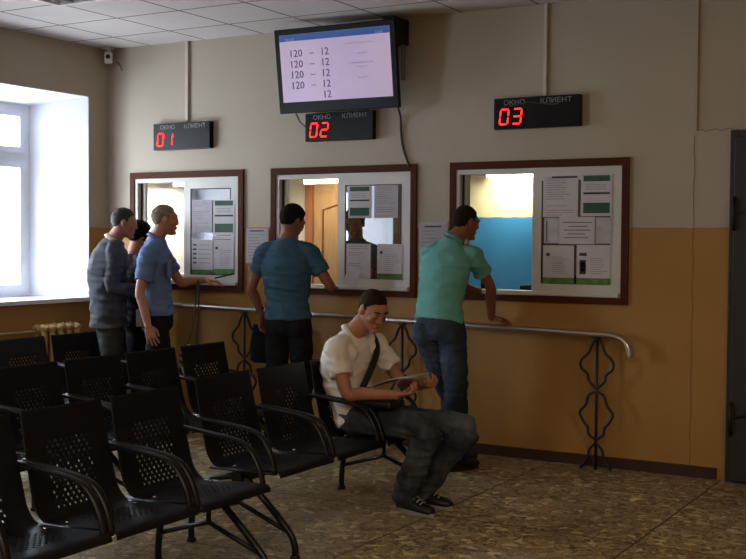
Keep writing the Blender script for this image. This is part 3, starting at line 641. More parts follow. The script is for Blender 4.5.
# ------------------------------------------------------------------ ceiling lamps
def panel(x, y, lit, label):
    e = empty('ceiling_light', (x, y, ZC), label=label, cat='lamp', group='recessed ceiling lamps' if lit else None)
    b = mb('wplast'); 
    for q in ((-.3, .3, -.3, -.27), (-.3, .3, .27, .3), (-.3, -.27, -.27, .27), (.27, .3, -.27, .27)): b.box(*q, -.02, 0)
    b.build('frame', e)
    if lit: mb('bulb').box(-.27, .27, -.27, .27, -.012, -.003).build('diffuser', e)
    else:
        b = mb('louvre')
        for i in range(1, 4): b.box(-.27, .27, -.27+i*.135-.008, -.27+i*.135+.008, -.018, -.001); b.box(-.27+i*.135-.008, -.27+i*.135+.008, -.27, .27, -.018, -.001)
        b.box(-.27, .27, -.27, .27, -.001, -.0002); b.build('louvre', e)
panel(1.3875, -1.95, False, 'unlit mirror louvre lamp in the ceiling at the top left corner')
LIT = [(6.1875, -7.35), (8.2875, -5.25), (3.7875, -8.55)]
for x, y in LIT: panel(x, y, True, 'lit square recessed lamp in the ceiling behind the viewer')

# ------------------------------------------------------------------ people
def remesh(b, name, vox, smooth=6, wr=0, wscale=(7, 7, 4), keepobj=False, mtl=None):
    bmesh.ops.recalc_face_normals(b.bm, faces=b.bm.faces)
    me = bpy.data.meshes.new('raw'); b.bm.to_mesh(me); b.bm.free()
    o = bpy.data.objects.new('raw', me); C.objects.link(o)
    m = o.modifiers.new('r', 'REMESH'); m.mode = 'VOXEL'; m.voxel_size = vox; m.use_smooth_shade = True
    s = o.modifiers.new('s', 'SMOOTH'); s.factor = .5; s.iterations = smooth
    bpy.context.view_layer.update()
    out = bpy.data.meshes.new_from_object(o.evaluated_get(bpy.context.evaluated_depsgraph_get()))
    bpy.data.objects.remove(o); bpy.data.meshes.remove(me)
    if wr:
        ns = [v.normal.copy() for v in out.vertices]
        for v, n in zip(out.vertices, ns):
            p = v.co; q = V((p.x*wscale[0], p.y*wscale[1], p.z*wscale[2]))
            a = noise.noise(q); c = noise.noise(q*2.3+V((5, 1, 3)))
            e = noise.noise(V((p.x*4+p.z*11, p.y*4-p.z*9, p.z*13))); v.co = p+n*wr*((1-abs(a)*3)*.6+c*.5+(1-abs(e)*4)*.5)
    out.name = name
    for f in out.polygons: f.use_smooth = True
    return out
def mobj(me, name, parent, m):
    me.materials.clear(); me.materials.append(m if not isinstance(m, str) else M[m])
    for f in me.polygons: f.material_index = 0
    o = bpy.data.objects.new(name, me); C.objects.link(o)
    if parent: o.parent = parent
    return o
def nrm(a): return V(a).normalized()
def basis(f):
    f = nrm(f); r = nrm(f.cross(V((0, 0, 1)))); return f, r, r.cross(f)
def head_frame(f, roll=0):
    f, r, u = basis(f)
    if roll: q = Matrix.Rotation(roll, 3, f); r = q @ r; u = q @ u
    return f, r, u
SK = (.0, -.012, .028, .074, .094, .088)       # skull centre (r,f,u) and radii
def add_head(b, c, fr, s=1):
    f, r, u = fr; P = lambda a, d, e: c+r*a*s+f*d*s+u*e*s
    b.ell(P(SK[0], SK[1], SK[2]), r*SK[3]*s, f*SK[4]*s, u*SK[5]*s, 24, 16)
    rows = [(.075, .045, .06, .0), (.05, .066, .082, .008), (.02, .068, .084, .010), (-.015, .066, .084, .010), (-.045, .060, .076, .014), (-.07, .050, .060, .026), (-.092, .038, .044, .040), (-.108, .022, .026, .052), (-.116, .010, .012, .056)]
    b.loft([(P(0, d, z), r*a*s, f*bb*s) for z, a, bb, d in rows])
    b.tube([P(0, .088, .028), P(0, .098, .0), P(0, .104, -.022)], [.009*s, .011*s, .012*s], 10, round_=True)
    for e in (-1, 1):
        b.ell(P(e*.012, .094, -.026), r*.010*s, f*.010*s, u*.008*s, 10, 6)
        b.ell(P(e*.032, .080, .028), r*.026*s, f*.014*s, u*.008*s, 12, 8)
        b.ell(P(e*.031, .076, .008), r*.017*s, f*.014*s, u*.012*s, 12, 8)
        b.ell(P(e*.042, .062, -.018), r*.022*s, f*.022*s, u*.022*s, 12, 8)
        b.ell(P(e*.073, -.008, -.004)+r*e*.004, r*.010*s, f*.020*s, u*.032*s, 12, 8)
    b.ell(P(0, .090, -.052), r*.024*s, f*.010*s, u*.006*s, 12, 8); b.ell(P(0, .088, -.064), r*.020*s, f*.010*s, u*.007*s, 12, 8)
    b.ell(P(0, .082, -.096), r*.022*s, f*.016*s, u*.016*s, 12, 8)
def hair(c, fr, m, parent, s=1, t=.10, low=0, side=0, top=0):
    f, r, u = fr; b = mb(m); n1, n2 = 40, 26; rows = []; ctr = c+r*SK[0]*s+f*SK[1]*s+u*SK[2]*s
    def hl(x):   # hairline height over forwardness x
        K = [(-1, -1.0-low), (-.55, -.92-low), (-.3, -.65-low), (-.12, -.12-side), (.03, -.02-side), (.15, -.30-side), (.33, -.25-side), (.42, .12), (.58, .40), (.8, .56), (1, .60)]
        for (a, p), (d, q) in zip(K, K[1:]):
            if a <= x <= d: return p+(q-p)*(x-a)/(d-a)
        return .6
    def pt(d):
        m_ = max(0, min(1, (d[2]-hl(d[1]))/.14+.5)); m_ = m_*m_*(3-2*m_)
        k = 1+t*m_*(1+top*max(0, d[2])) - .13*(1-m_); k += (.03*noise.noise(V(d)*5)+.025*noise.noise(V(d)*14))*m_
        return ctr+(r*d[0]*SK[3]+f*d[1]*SK[4]+u*d[2]*SK[5])*k*s
    T = b.bm.verts.new(pt((0, 0, 1))); B_ = b.bm.verts.new(pt((0, 0, -1)))
    for j in range(1, n2):
        th = PI*j/n2; rows.append([b.bm.verts.new(pt((math.sin(th)*math.cos(2*PI*k/n1), math.sin(th)*math.sin(2*PI*k/n1), math.cos(th)))) for k in range(n1)])
    fs = []
    for k in range(n1):
        k2 = (k+1) % n1; fs += [b.bm.faces.new((T, rows[0][k], rows[0][k2])), b.bm.faces.new((B_, rows[-1][k2], rows[-1][k]))]
        for j in range(len(rows)-1): fs.append(b.bm.faces.new((rows[j][k], rows[j+1][k], rows[j+1][k2], rows[j][k2])))
    b._f(fs, True); return b.build('hair', parent)
def face_bits(c, fr, parent, hm, s=1, brow=True):
    f, r, u = fr; P = lambda a, d, e: c+r*a*s+f*d*s+u*e*s
    for e in (-1, 1):
        b = mb(hm); b.tube([P(e*.014, .092, .034), P(e*.032, .092, .041), P(e*.050, .078, .036)], [.0035*s, .0045*s, .003*s], 8, sub=3, round_=True); b.build('eyebrow', parent)
        b = mb('hdark'); b.tube([P(e*.018, .0885, .003), P(e*.032, .0905, -.001), P(e*.045, .082, .004)], [.0018*s]*3, 6, sub=3, round_=True); b.build('eyelashes', parent)
    b = mb(mat('lips', '#8c4b40', .5)); b.ell(P(0, .0965, -.057), r*.021*s, f*.006*s, u*.005*s, 12, 6); b.build('mouth', parent)
def hand_mesh(wr, d, n, side, curl=.5, s=1, spread=.12, thumb_in=.5):
    """wr wrist point, d direction to the fingers, n back-of-hand normal, side=+1 when the thumb lies towards d x n"""
    d = nrm(d); n = nrm(V(n)-d*V(n).dot(d)); t = d.cross(n)*side
    b = MB().use(M['skin'])
    b.loft([(wr-d*.02*s, t*.026*s, n*.019*s), (wr+d*.01*s, t*.028*s, n*.018*s), (wr+d*.045*s, t*.039*s, n*.016*s), (wr+d*.085*s, t*.042*s, n*.013*s), (wr+d*.095*s, t*.038*s, n*.010*s)])
    for i, (o, L) in enumerate(((.031, .072), (.0105, .080), (-.0105, .075), (-.031, .060))):
        base = wr+d*(.088-.006*abs(i-1))*s+t*o*s; dirv = nrm(d+t*(1.5-i)*spread); P = [base-dirv*.02*s, base]; a = 0
        for j, seg in enumerate((.44, .32, .24)):
            a += curl*(.8, 1.0, .7)[j]; dv = dirv*math.cos(a)-n*math.sin(a); P.append(P[-1]+dv*L*seg*s)
        b.tube(P, [.0092*s, .009*s, .0085*s, .008*s, .0068*s], 8, sub=3, round_=True)
    base = wr+d*.022*s+t*.026*s-n*.004*s; d1 = nrm(d*.72+t*.7-n*.25); d2 = nrm(d*.95+t*(.35-thumb_in*.5)-n*(.2+thumb_in*.5))
    b.tube([base-d1*.015*s, base+d1*.034*s, base+d1*.034*s+d2*.030*s, base+d1*.034*s+d2*.054*s], [.014*s, .0115*s, .010*s, .008*s], 8, sub=3, round_=True)
    return remesh(b, 'hand', .0028, 2)
def person(name, label, P, skin, clothes):
    hp = V(P['pelvis']); ck = V(P['chest']); nb = V(P['neck']); hc = V(P['head']); s = P.get('s', 1)
    root = empty('person', (0, 0, 0), label=label, cat='person') if False else None
    fp = nrm(P['fp']); fc = nrm(P['fc']); rp = nrm(fp.cross(V((0, 0, 1)))); rc = nrm(fc.cross(nb-ck))
    fr = head_frame(P['fh'], P.get('hroll', 0)); bulk = P.get('bulk', 1)
    # spine rings: t along pelvis..chest..neck
    def spine(t):
        a = hp.lerp(ck, .5)+V(P.get('arch', (0, 0, 0)))
        if t < 1: return hp*(1-t)**2+a*2*t*(1-t)+ck*t*t
        return ck.lerp(nb, t-1)
    def ax(t):
        k = max(0, min(1, t)); t = max(0, t); r = nrm(rp*(1-k)+rc*k); d = spine(min(2, t+.05))-spine(max(-.0, t-.05)); d = nrm(d) if d.length > 1e-6 else V((0, 0, 1)); return r, nrm(d.cross(r))
    def trunk(b, rows, gro=0):
        R = []
        for t, w, dp, sh in rows:
            r, f = ax(t); c = spine(max(0, t))
            if t < 0: c = c+(hp-spine(.1)).normalized()*(-t)*(ck-hp).length
            R.append((c-f*0+f*sh, r*(w*bulk+gro)*s, f*(dp*bulk+gro)*s))
        b.loft(R)
    SH = {k: V(P[k]) for k in ('lsh', 'rsh', 'lel', 'rel', 'lwr', 'rwr', 'lhip', 'rhip', 'lkn', 'rkn', 'lan', 'ran')}
    body = mb(skin)
    trunk(body, [(-.15, .07, .05, 0), (-.05, .10, .065, 0), (.3, .10, .06, 0), (.65, .10, .065, .0), (1, .12, .08, 0), (1.45, .135, .075, 0), (1.75, .11, .065, 0), (2.0, .06, .055, 0)])
    body.tube([nb-(hc-nb).normalized()*.05, nb+(hc-nb)*.15, hc+fr[2]*-.06*s+fr[0]*-.018*s, hc+fr[2]*-.01*s-fr[0]*.02*s], [.070*s, .062*s, .058*s, .054*s], 14, sub=4)
    add_head(body, hc, fr, s)
    for q in 'lr':
        body.tube([nb.lerp(SH[q+'sh'], .5), SH[q+'sh'], SH[q+'sh'].lerp(SH[q+'el'], .35), SH[q+'el'], SH[q+'el'].lerp(SH[q+'wr'], .3), SH[q+'wr'], SH[q+'wr']+(SH[q+'wr']-SH[q+'el']).normalized()*.01], [.04*s, .047*s, .047*s, .038*s, .040*s, .027*s, .025*s], 12, sub=4)
        body.tube([SH[q+'hip'], SH[q+'kn'], SH[q+'an']], [.05*s, .042*s, .034*s], 12, sub=3)
    bme = remesh(body, 'body', .0055, 5)
    bm = bmesh.new(); bm.from_mesh(bme)
    for q in 'lr':
        if P.get(q+'hand'):
            hm = hand_mesh(SH[q+'wr'], *P[q+'hand']); bm.from_mesh(hm); bpy.data.meshes.remove(hm)
    bm.to_mesh(bme); bm.free()
    o = mobj(bme, name, None, skin); tag(o, label, 'person')
    # trousers
    pm = clothes['legs']; lr = clothes.get('legr', (.092, .073, .062)); b = mb(pm)
    trunk(b, [(-.24, .08, .08, 0), (-.16, .145, .115, 0), (-.02, .175, .125, 0), (.12, .172, .120, 0), (.30, .160, .108, 0), (.33, .155, .104, 0)])
    for q in 'lr':
        h, k, a = SH[q+'hip'], SH[q+'kn'], SH[q+'an']; e = a+(a-k).normalized()*.035
        b.ell(h-fp*.035+(h-k).normalized()*(.0 if P.get('sit') else .01), rp*.085*s*clothes.get('seatw', 1), fp*.085*s*clothes.get('seatw', 1), V((0, 0, .10*s)))
        b.tube([h+(h-k).normalized()*(.04 if P.get('sit') else .09), h, h.lerp(k, .4), k, k.lerp(a, .35), k.lerp(a, .75), e], [lr[0]*s*.9, lr[0]*s, lr[0]*.96*s, lr[1]*s, lr[1]*.98*s, lr[2]*s, lr[2]*1.05*s], 16, sub=4)
    mobj(remesh(b, 'trousers', .0075, 5, clothes.get('lw', .006), (9, 9, 7)), 'jeans' if 'jeans' in pm else 'trousers', o, pm)
    # upper garment
    tm = clothes['top']; hem = clothes.get('hem', .12); lo = clothes.get('loose', .018); b = mb(tm); sl = clothes.get('sleeve', .62); kind = clothes.get('kind', 'tee')
    trunk(b, [(hem, .172, .118, clothes.get('hemf', 0)), (hem+.15, .162, .112, 0), (.55, .155, .108, 0), (.8, .165, .115, 0), (1.0, .178, .120, 0), (1.3, .186, .115, 0), (1.55, .160, .098, 0), (1.78, .104, .074, 0), (1.92, .070, .056, 0), (1.97, .050, .044, 0)], lo*.8)
    for q in 'lr':
        sh, el, wr = SH[q+'sh'], SH[q+'el'], SH[q+'wr']; k = clothes.get('sr', 1)
        base = nb.lerp(sh, .45)-V((0, 0, .02))
        if sl <= 1: pts = [base, sh, sh.lerp(el, .35), sh.lerp(el, sl)]; rr = [.055, .066*k, .064*k, .066*k]
        else: pts = [base, sh, sh.lerp(el, .5), el, el.lerp(wr, .5), el.lerp(wr, .96)]; rr = [.055, .068*k, .062*k, .055*k, .050*k, .046*k]
        b.tube(pts, [x*s for x in rr], 16, sub=4)
        cpt = sh.lerp(ck, .3)
        b.ell(sh*.6+nb*.4-V((0, 0, .07)), rc*.10*s, nrm(rc.cross(V((0, 0, 1))))*.085*s, V((0, 0, .075*s)))
    nm = {'tee': 't_shirt', 'polo': 'polo_shirt', 'shirt': 'shirt', 'suit': 'suit_jacket', 'jacket': 'jacket'}[kind]
    to = mobj(remesh(b, nm, .0075, 5, clothes.get('wr', .0095), (6, 6, 8)), nm, o, tm)
    if kind in ('polo', 'shirt', 'suit'):
        cm = clothes.get('collar', tm); b = mb(cm); ud = nrm(hc-nb); r = nrm(rc - ud*rc.dot(ud)); f = ud.cross(r)*1
        n = 28; A = []
        for i in range(n+1):
            th = 2*PI*(i/n)*.88+PI/2+2*PI*.06; dv = r*math.cos(th)+f*math.sin(th)
            c0 = nb+ud*.0+dv*.075*s*V((1, 1, 1)).x; frt = max(0, math.sin(th))
            A.append((nb-ud*(.012+.012*frt)+dv*.072*s, nb+ud*(.014-.012*frt)+dv*.062*s, nb+ud*(.015-.012*frt)+dv*.067*s, nb-ud*(.014+.03*frt)+dv*.083*s))
        V_ = [[b.bm.verts.new(p) for p in q] for q in A]
        b._f([b.bm.faces.new((V_[i][j], V_[i+1][j], V_[i+1][j+1], V_[i][j+1])) for i in range(n) for j in range(3)], True)
        co = b.build('collar', to, fix=False); md = co.modifiers.new('t', 'SOLIDIFY'); md.thickness = .004
    # shoes
    for q in 'lr':
        a = SH[q+'an']; td = nrm(V(P[q+'toe'])); td.z = td.z if P.get('tilt') else 0; td = nrm(td); rr = nrm(td.cross(V((0, 0, 1)))); z0 = P.get('floor', 0)
        g = V((a.x, a.y, z0)); g = g-td*.03; L = .27*s; b = mb('shoe')
        b.loft([(g-td*.035+V((0, 0, .045)), rr*.018, V((0, 0, .030))), (g-td*.02+V((0, 0, .052)), rr*.034, V((0, 0, .040))), (g+td*.05+V((0, 0, .060)), rr*.038, V((0, 0, .052))), (g+td*.11+V((0, 0, .048)), rr*.042, V((0, 0, .038))), (g+td*.17+V((0, 0, .038)), rr*.046, V((0, 0, .029))), (g+td*.215+V((0, 0, .034)), rr*.038, V((0, 0, .024))), (g+td*.235+V((0, 0, .032)), rr*.018, V((0, 0, .014)))])
        so = b.build('shoe', o); b = mb(clothes.get('sole', 'shoe')); pts = []
        for k in range(24):
            th = 2*PI*k/24; x = math.cos(th); w = .043 if x > -.2 else .036; pts.append((g.x+td.x*(.10+.143*x)+rr.x*w*math.sin(th), g.y+td.y*(.10+.143*x)+rr.y*w*math.sin(th)))
        b.prism(pts, z0+.001, z0+.022); b.build('sole', so)
        if clothes.get('laces'):
            b = mb('lace')
            for k in range(4): c0 = g+td*(.085+.024*k)+V((0, 0, .112-.012*k)); b.tube([c0-rr*.026-V((0, 0, .012)), c0, c0+rr*.026-V((0, 0, .012))], .0032, 6, sub=2)
            b.build('laces', so)
    # belt for tucked shirts
    return o, fr, to
def leg(x): return x

# man in the teal blue tee
o, fr, _ = person('person', 'standing man in a dark blue t-shirt and black trousers at the middle window',
    dict(pelvis=(2.31, -.52, .94), chest=(2.295, -.53, 1.30), neck=(2.285, -.50, 1.58), head=(2.30, -.455, 1.70), fp=(-.22, .97, 0), fc=(-.30, .95, 0), fh=(.28, .93, -.42), s=1.0, bulk=.98,
         lsh=(2.125, -.57, 1.465), rsh=(2.465, -.46, 1.46), lel=(2.055, -.64, 1.20), rel=(2.60, -.40, 1.225), lwr=(2.085, -.56, 1.00), rwr=(2.50, -.215, 1.190),
         lhand=((.08, .12, -1), (-.9, .3, 0), 1, .35), rhand=((-.45, .85, .15), (.1, .1, 1), -1, .45),
         lhip=(2.22, -.54, .90), rhip=(2.40, -.50, .90), lkn=(2.215, -.53, .50), rkn=(2.415, -.48, .50), lan=(2.20, -.56, .09), ran=(2.43, -.50, .09), ltoe=(-.35, .9, 0), rtoe=(-.02, 1, 0)),
    'skin2', dict(legs='blkp', top='tee', hem=.08, sleeve=.60, legr=(.094, .076, .068), loose=.022))
hair(V((2.30, -.455, 1.70)), fr, 'hdark', o, t=.16, low=.15, top=.5)
mb('black').tube([(2.077, -.57, 1.045), (2.079, -.565, 1.03)], .034, 14).build('wristband', o)
# man in turquoise leaning on the rail
o, fr, _ = person('person', 'man in a turquoise polo shirt and blue jeans leaning on the rail',
    dict(pelvis=(3.66, -.66, .96), chest=(3.60, -.50, 1.33), neck=(3.635, -.40, 1.57), head=(3.69, -.33, 1.69), fp=(.10, 1, 0), fc=(.12, .92, -.25), fh=(.42, .9, -.18), arch=(-.01, -.02, .0), bulk=1.02,
         lsh=(3.47, -.46, 1.475), rsh=(3.80, -.42, 1.455), lel=(3.52, -.22, 1.25), rel=(3.855, -.27, 1.24), lwr=(3.66, -.02, 1.19), rwr=(3.815, -.155, 1.015),
         lhand=((.5, .85, .02), (0, 0, 1), 1, .2), rhand=((.55, .7, -.12), (0, .1, 1), 1, .35),
         lhip=(3.57, -.67, .92), rhip=(3.75, -.65, .92), lkn=(3.66, -.50, .50), rkn=(3.79, -.66, .50), lan=(3.69, -.42, .09), ran=(3.80, -.66, .09), ltoe=(.2, 1, 0), rtoe=(.3, 1, 0)),
    'skin2', dict(legs='jeans', top='teal', hem=.12, sleeve=.58, kind='polo', legr=(.095, .078, .072), loose=.012, wr=.010))
hair(V((3.69, -.33, 1.69)), fr, 'hbrown', o, t=.045, top=.6); face_bits(V((3.69, -.33, 1.69)), fr, o, 'hbrown')
# elderly man in the uniform shirt
o, fr, to = person('person', 'grey haired man in a light blue short sleeved shirt at the first window',
    dict(pelvis=(1.24, -.77, .93), chest=(1.20, -.77, 1.31), neck=(1.22, -.75, 1.575), head=(1.275, -.72, 1.712), fp=(.72, .70, 0), fc=(.72, .68, 0), fh=(.66, .75, -.08), bulk=1.02, s=1.0,
         rsh=(1.30, -.93, 1.455), lsh=(1.10, -.59, 1.475), rel=(1.27, -1.00, 1.16), lel=(1.22, -.47, 1.22), rwr=(1.34, -.99, .90), lwr=(1.38, -.36, 1.235),
         rhand=((.3, .1, -1), (.55, -.8, 0), -1, .3), lhand=((.75, .35, -.05), (0, 0, 1), 1, .35),
         rhip=(1.30, -.84, .90), lhip=(1.18, -.70, .90), rkn=(1.32, -.86, .50), lkn=(1.20, -.68, .50), ran=(1.30, -.90, .09), lan=(1.16, -.68, .09), rtoe=(.8, .6, 0), ltoe=(.6, .8, 0)),
    'skin3', dict(legs='navy', top='blue', hem=.10, sleeve=.72, kind='shirt', sr=1.08, loose=.020, wr=.007))
hair(V((1.275, -.72, 1.712)), fr, 'hgrey', o, t=.06); face_bits(V((1.275, -.72, 1.712)), fr, o, 'hgrey')
# flap pocket, shoulder strap, belt pouch on the shirt
def box_on(c, rx, f, w, h, d, m, name, par):
    r = nrm(rx); f = nrm(f); u = nrm(r.cross(f)); mt = Matrix(((r.x, f.x, u.x, c[0]), (r.y, f.y, u.y, c[1]), (r.z, f.z, u.z, c[2]), (0, 0, 0, 1)))
    return mb(m).box(-w/2, w/2, -d/2, d/2, -h/2, h/2, mt, bev=.004).build(name, par)
box_on((1.385, -.80, 1.33), (.5, -.86, 0), (.86, .5, 0), .11, .12, .02, 'blue', 'breast_pocket', to)
box_on((1.27, -.85, 1.527), (.5, -.86, -.35), (.86, .5, 0), .13, .012, .045, 'blue', 'shoulder_strap', to)
box_on((1.26, -.955, .955), (.8, .5, 0), (.5, -.8, 0), .10, .13, .05, 'greyp', 'belt_pouch', o)
# man in the grey suit
o, fr, _ = person('person', 'dark haired man in a grey suit jacket, far left of the queue',
    dict(pelvis=(0.695, -0.730, .93), chest=(0.695, -0.750, 1.30), neck=(0.735, -0.710, 1.56), head=(0.810, -0.675, 1.69), fp=(.55, .83, 0), fc=(.5, .86, 0), fh=(.68, .72, -.2), bulk=1.05,
         lsh=(0.565, -0.630, 1.475), rsh=(0.855, -0.830, 1.465), lel=(0.555, -0.610, 1.2), rel=(0.875, -0.870, 1.18), lwr=(0.655, -0.410, 1.10), rwr=(1.00, -.58, 1.12),
         lhand=((.5, .8, .1), (0, 0, 1), 1, .4), rhand=((.4, .9, .1), (0, 0, 1), -1, .4),
         lhip=(0.625, -0.670, .90), rhip=(0.765, -0.790, .90), lkn=(0.625, -0.660, .50), rkn=(0.785, -0.780, .50), lan=(0.605, -0.690, .09), ran=(0.785, -0.830, .09), ltoe=(.3, .9, 0), rtoe=(.6, .8, 0)),
    'skin', dict(legs='suitp', top='suit', hem=-.22, seatw=.8, hemf=0, sleeve=2, kind='suit', collar='white', sr=1.0, loose=.034, wr=.009, legr=(.094, .08, .075)))
hair(V((0.810, -0.675, 1.69)), fr, mat('greying dark hair', '#2c2a29', .7, var=.4, scale=60), o, t=.07)
# black haired person between them
o, fr, _ = person('person', 'black haired person in black clothing between the grey suit and the light blue shirt',
    dict(pelvis=(0.550, -0.300, .88), chest=(0.550, -0.310, 1.22), neck=(0.560, -0.290, 1.44), head=(0.595, -0.250, 1.59), fp=(.3, .95, 0), fc=(.3, .95, 0), fh=(.3, .95, -.25), bulk=.92, s=.95,
         lsh=(0.390, -0.260, 1.37), rsh=(0.720, -0.340, 1.37), lel=(0.370, -0.280, 1.12), rel=(0.770, -0.360, 1.10), lwr=(0.450, -0.24, 1.05), rwr=(0.750, -0.25, 1.04),
         lhand=((.2, .5, -.4), (-.8, .3, .5), 1, .4), rhand=((0, .6, -.3), (.6, .1, .7), -1, .4),
         lhip=(0.480, -0.280, .85), rhip=(0.620, -0.320, .85), lkn=(0.480, -0.280, .47), rkn=(0.630, -0.320, .47), lan=(0.480, -0.320, .085), ran=(0.630, -0.340, .085), ltoe=(.1, .9, 0), rtoe=(.4, .9, 0)),
    'skin', dict(legs='dark', top='dark', hem=-.05, sleeve=2, kind='jacket', loose=.02))
hair(V((0.595, -0.250, 1.59)), fr, 'hblk', o, t=.22, low=.2, side=.45, s=1.0)
# seated man
HC = V((3.765, -1.755, 1.145))
o, fr, to = person('person', 'seated man in a white polo shirt and faded jeans reading a magazine',
    dict(pelvis=(3.70, -1.77, .50), chest=(3.60, -1.775, .80), neck=(3.645, -1.77, 1.005), head=HC[:], fp=(1, -.05, .1), fc=(.97, -.16, -.18), fh=(.80, -.34, -.50), sit=1, hroll=0, arch=(-.06, 0, .02), bulk=.98, s=1.0, tilt=0,
         lsh=(3.69, -1.585, .930), rsh=(3.635, -1.955, .925), lel=(3.84, -1.53, .70), rel=(3.74, -2.00, .675), lwr=(4.045, -1.66, .70), rwr=(4.02, -1.92, .675),
         lhand=((.75, -.30, .12), (.1, -.2, -1), -1, .75, 1, .12, .8), rhand=((.72, .35, .10), (-.1, -.25, -1), 1, .75, 1, .12, .8),
         lhip=(3.76, -1.67, .50), rhip=(3.76, -1.87, .50), lkn=(4.34, -1.655, .475), rkn=(4.22, -1.91, .50), lan=(4.07, -1.70, .095), ran=(4.07, -1.88, .095), ltoe=(1, .0, 0), rtoe=(1, -.22, 0)),
    'skin', dict(legs='jeans2', top='white', hem=-.03, sleeve=.62, kind='polo', legr=(.088, .076, .078), sr=1.05, loose=.020, wr=.010, lw=.008, sole='sole', laces=True))
hair(HC, fr, 'hbrown', o, t=.05, top=.9, side=-.1); face_bits(HC, fr, o, 'hbrown')
# shoulder bag strap and bag of the seated man
b = mb('belt'); b.tube([(3.60, -1.66, 1.01), (3.70, -1.655, .99), (3.765, -1.70, .90), (3.775, -1.80, .78), (3.775, -1.89, .68), (3.80, -1.93, .63)], [(.003, .020)]*6, 8, sub=5, flat=(1, 0, 0))
b.box(3.79, 4.02, -1.985, -1.80, .595, .64, bev=.015); b.build('shoulder_bag', label='black shoulder bag with a strap across the white polo shirt', cat='bag')
# magazine
e = empty('magazine', (3.98, -1.78, .735), label='open magazine held by the seated man', cat='magazine')
def leafp(ax, x0, x1, y0, y1, z0, z1, m, name, n=8):
    b = mb(m); b.use(M[m]); V1 = []
    for i in range(n+1):
        t = i/n; x = x0+(x1-x0)*t; z = z0+(z1-z0)*t+.014*math.sin(PI*t); V1.append([b.bm.verts.new((x, y, z+k)) for y in (y0, y1) for k in (0, .005)])
    for i in range(n):
        a, c = V1[i], V1[i+1]
        for q in ((a[0], c[0], c[2], a[2]), (a[1], a[3], c[3], c[1]), (a[0], a[1], c[1], c[0]), (a[2], c[2], c[3], a[3])): b.bm.faces.new(q)
    b.bm.faces.new(V1[0][::1] if 0 else (V1[0][0], V1[0][2], V1[0][3], V1[0][1])); b.bm.faces.new((V1[-1][0], V1[-1][1], V1[-1][3], V1[-1][2]))
    for f in b.bm.faces: f.smooth = True
    return b.build(name, e)
leafp(0, -.16, .13, -.14, .0, -.035, .045, 'paperg', 'page'); leafp(0, -.16, .13, .0, .14, -.035, .045, 'paperg', 'page')
mb('inkd').box(-.10, .06, -.12, -.02, .016, .017, Matrix.Rotation(-.27, 4, 'Y')).build('printed_picture', e)
# things carried or put down by the queue
e = empty('handbag', (1.97, -.34, .60), label='black bag hanging by the left hand of the man in the dark blue t-shirt', cat='bag')
b = mb('dark'); b.loft([(V((0, 0, 0)), V((.10, .02, 0)), V((0, .05, 0))), (V((0, 0, .02)), V((.125, .02, 0)), V((0, .06, 0))), (V((0, 0, .16)), V((.125, .02, 0)), V((0, .055, 0))), (V((0, 0, .30)), V((.10, .02, 0)), V((0, .03, 0)))]); b.build('bag_body', e)
mb('belt').tube([(-.07, 0, .29), (-.03, -.03, .37), (.06, -.12, .40), (.08, -.03, .37), (.07, 0, .29)], .007, 6, sub=4).build('bag_strap', e)
e = empty('striped_bag', (1.41, -.56, .46), label='black and white zebra patterned bag beside the grey haired man', cat='bag')
b = mb('zebra'); b.loft([(V((0, 0, 0)), V((.07, .04, 0)), V((-.03, .05, 0))), (V((0, 0, .03)), V((.09, .05, 0)), V((-.03, .06, 0))), (V((0, 0, .22)), V((.075, .045, 0)), V((-.02, .04, 0))), (V((0, 0, .27)), V((.05, .03, 0)), V((-.01, .02, 0)))]); b.build('bag_body', e)
mb(mat('olive strap', '#4b4d3a', .8)).tube([(.03, .02, .25), (.0, .08, .45), (-.04, .14, .70), (-.05, .14, .76), (-.02, .05, .45), (-.03, -.02, .25)], [(.004, .012)]*6, 8, sub=4).build('bag_strap', e)
b = mb('black').tube([(1.45, -.31, 1.25), (1.57, -.24, 1.285)], .006, 8, round_=True); b.build('pen', label='black pen in the hand of the grey haired man', cat='pen')
mb('paper').box(-.06, .06, -.001, .001, 0, .15, Matrix.Translation((2.60, -.12, 1.21)) @ Matrix.Rotation(-.2, 4, 'X') @ Matrix.Rotation(.2, 4, 'Y')).build('paper_slip', label='white paper slip in the right hand of the man in dark blue', cat='paper')

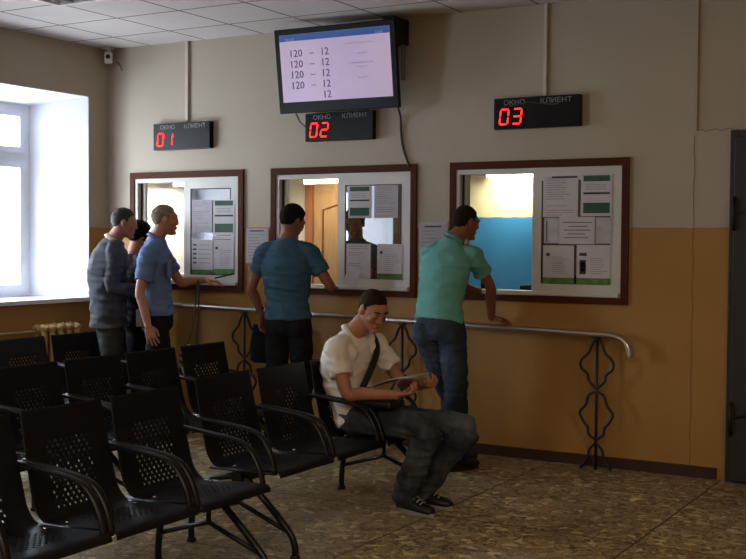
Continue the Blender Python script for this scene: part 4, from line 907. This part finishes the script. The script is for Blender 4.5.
# ------------------------------------------------------------------ camera, sky, exposure
f_, yaw, pit, rol = 1141.98, -.5286, .0337, .0066
cy, sy, cp, sp = math.cos(yaw), math.sin(yaw), math.cos(pit), math.sin(pit)
fw = V((sy*cp, cy*cp, -sp)); r0 = V((cy, -sy, 0)); u0 = r0.cross(fw)
r1 = r0*math.cos(rol)+u0*math.sin(rol); u1 = -r0*math.sin(rol)+u0*math.cos(rol)
cd = bpy.data.cameras.new('camera'); cam = bpy.data.objects.new('camera', cd); C.objects.link(cam)
cam.matrix_world = Matrix(((r1.x, u1.x, -fw.x, 7.192), (r1.y, u1.y, -fw.y, -7.6188), (r1.z, u1.z, -fw.z, 1.5575), (0, 0, 0, 1)))
cd.sensor_width = 36; cd.lens = 36*f_/746; cd.clip_start = .05; scn.camera = cam
w = bpy.data.worlds.new('sky'); scn.world = w; w.use_nodes = True
bg = w.node_tree.nodes['Background']; bg.inputs[0].default_value = (.80, .90, 1.0, 1); bg.inputs[1].default_value = 20.0
for a, c in OP:                              # sky portals in the visible daylight window and the added one
    L = bpy.data.lights.new('window portal', 'AREA'); L.shape = 'RECTANGLE'; L.size = 1.7; L.size_y = c-a-.3; L.cycles.is_portal = True
    o = bpy.data.objects.new('window_portal', L); C.objects.link(o); o.location = (-TW-.06, (a+c)/2, 1.9); o.rotation_euler = (0, -PI/2, 0)
def area(n, loc, rot, sx, sy, e, col):
    L = bpy.data.lights.new(n, 'AREA'); L.shape = 'RECTANGLE'; L.size = sx; L.size_y = sy; L.energy = e; L.color = col
    o = bpy.data.objects.new(n, L); C.objects.link(o); o.location = loc; o.rotation_euler = rot; return o
for x, y in LIT: area('ceiling_lamp', (x, y, ZC-.03), (0, 0, 0), .5, .5, 46, (1, .80, .56))
area('tube_light', (3.14, 1.70, 2.12), (0, 0, 0), .5, .05, 7, (1, .93, .78))
area('tube_light', (1.24, 1.50, 2.08), (0, 0, 0), .4, .05, 4, (1, .93, .78))
area('tube_light', (.28, .75, 2.05), (0, 0, 0), .26, .05, 10, (1, .98, .92))
scn.view_settings.view_transform = 'Standard'; scn.view_settings.look = 'None'; scn.view_settings.gamma = 1; scn.view_settings.use_curve_mapping = False
scn.view_settings.exposure = 0.22
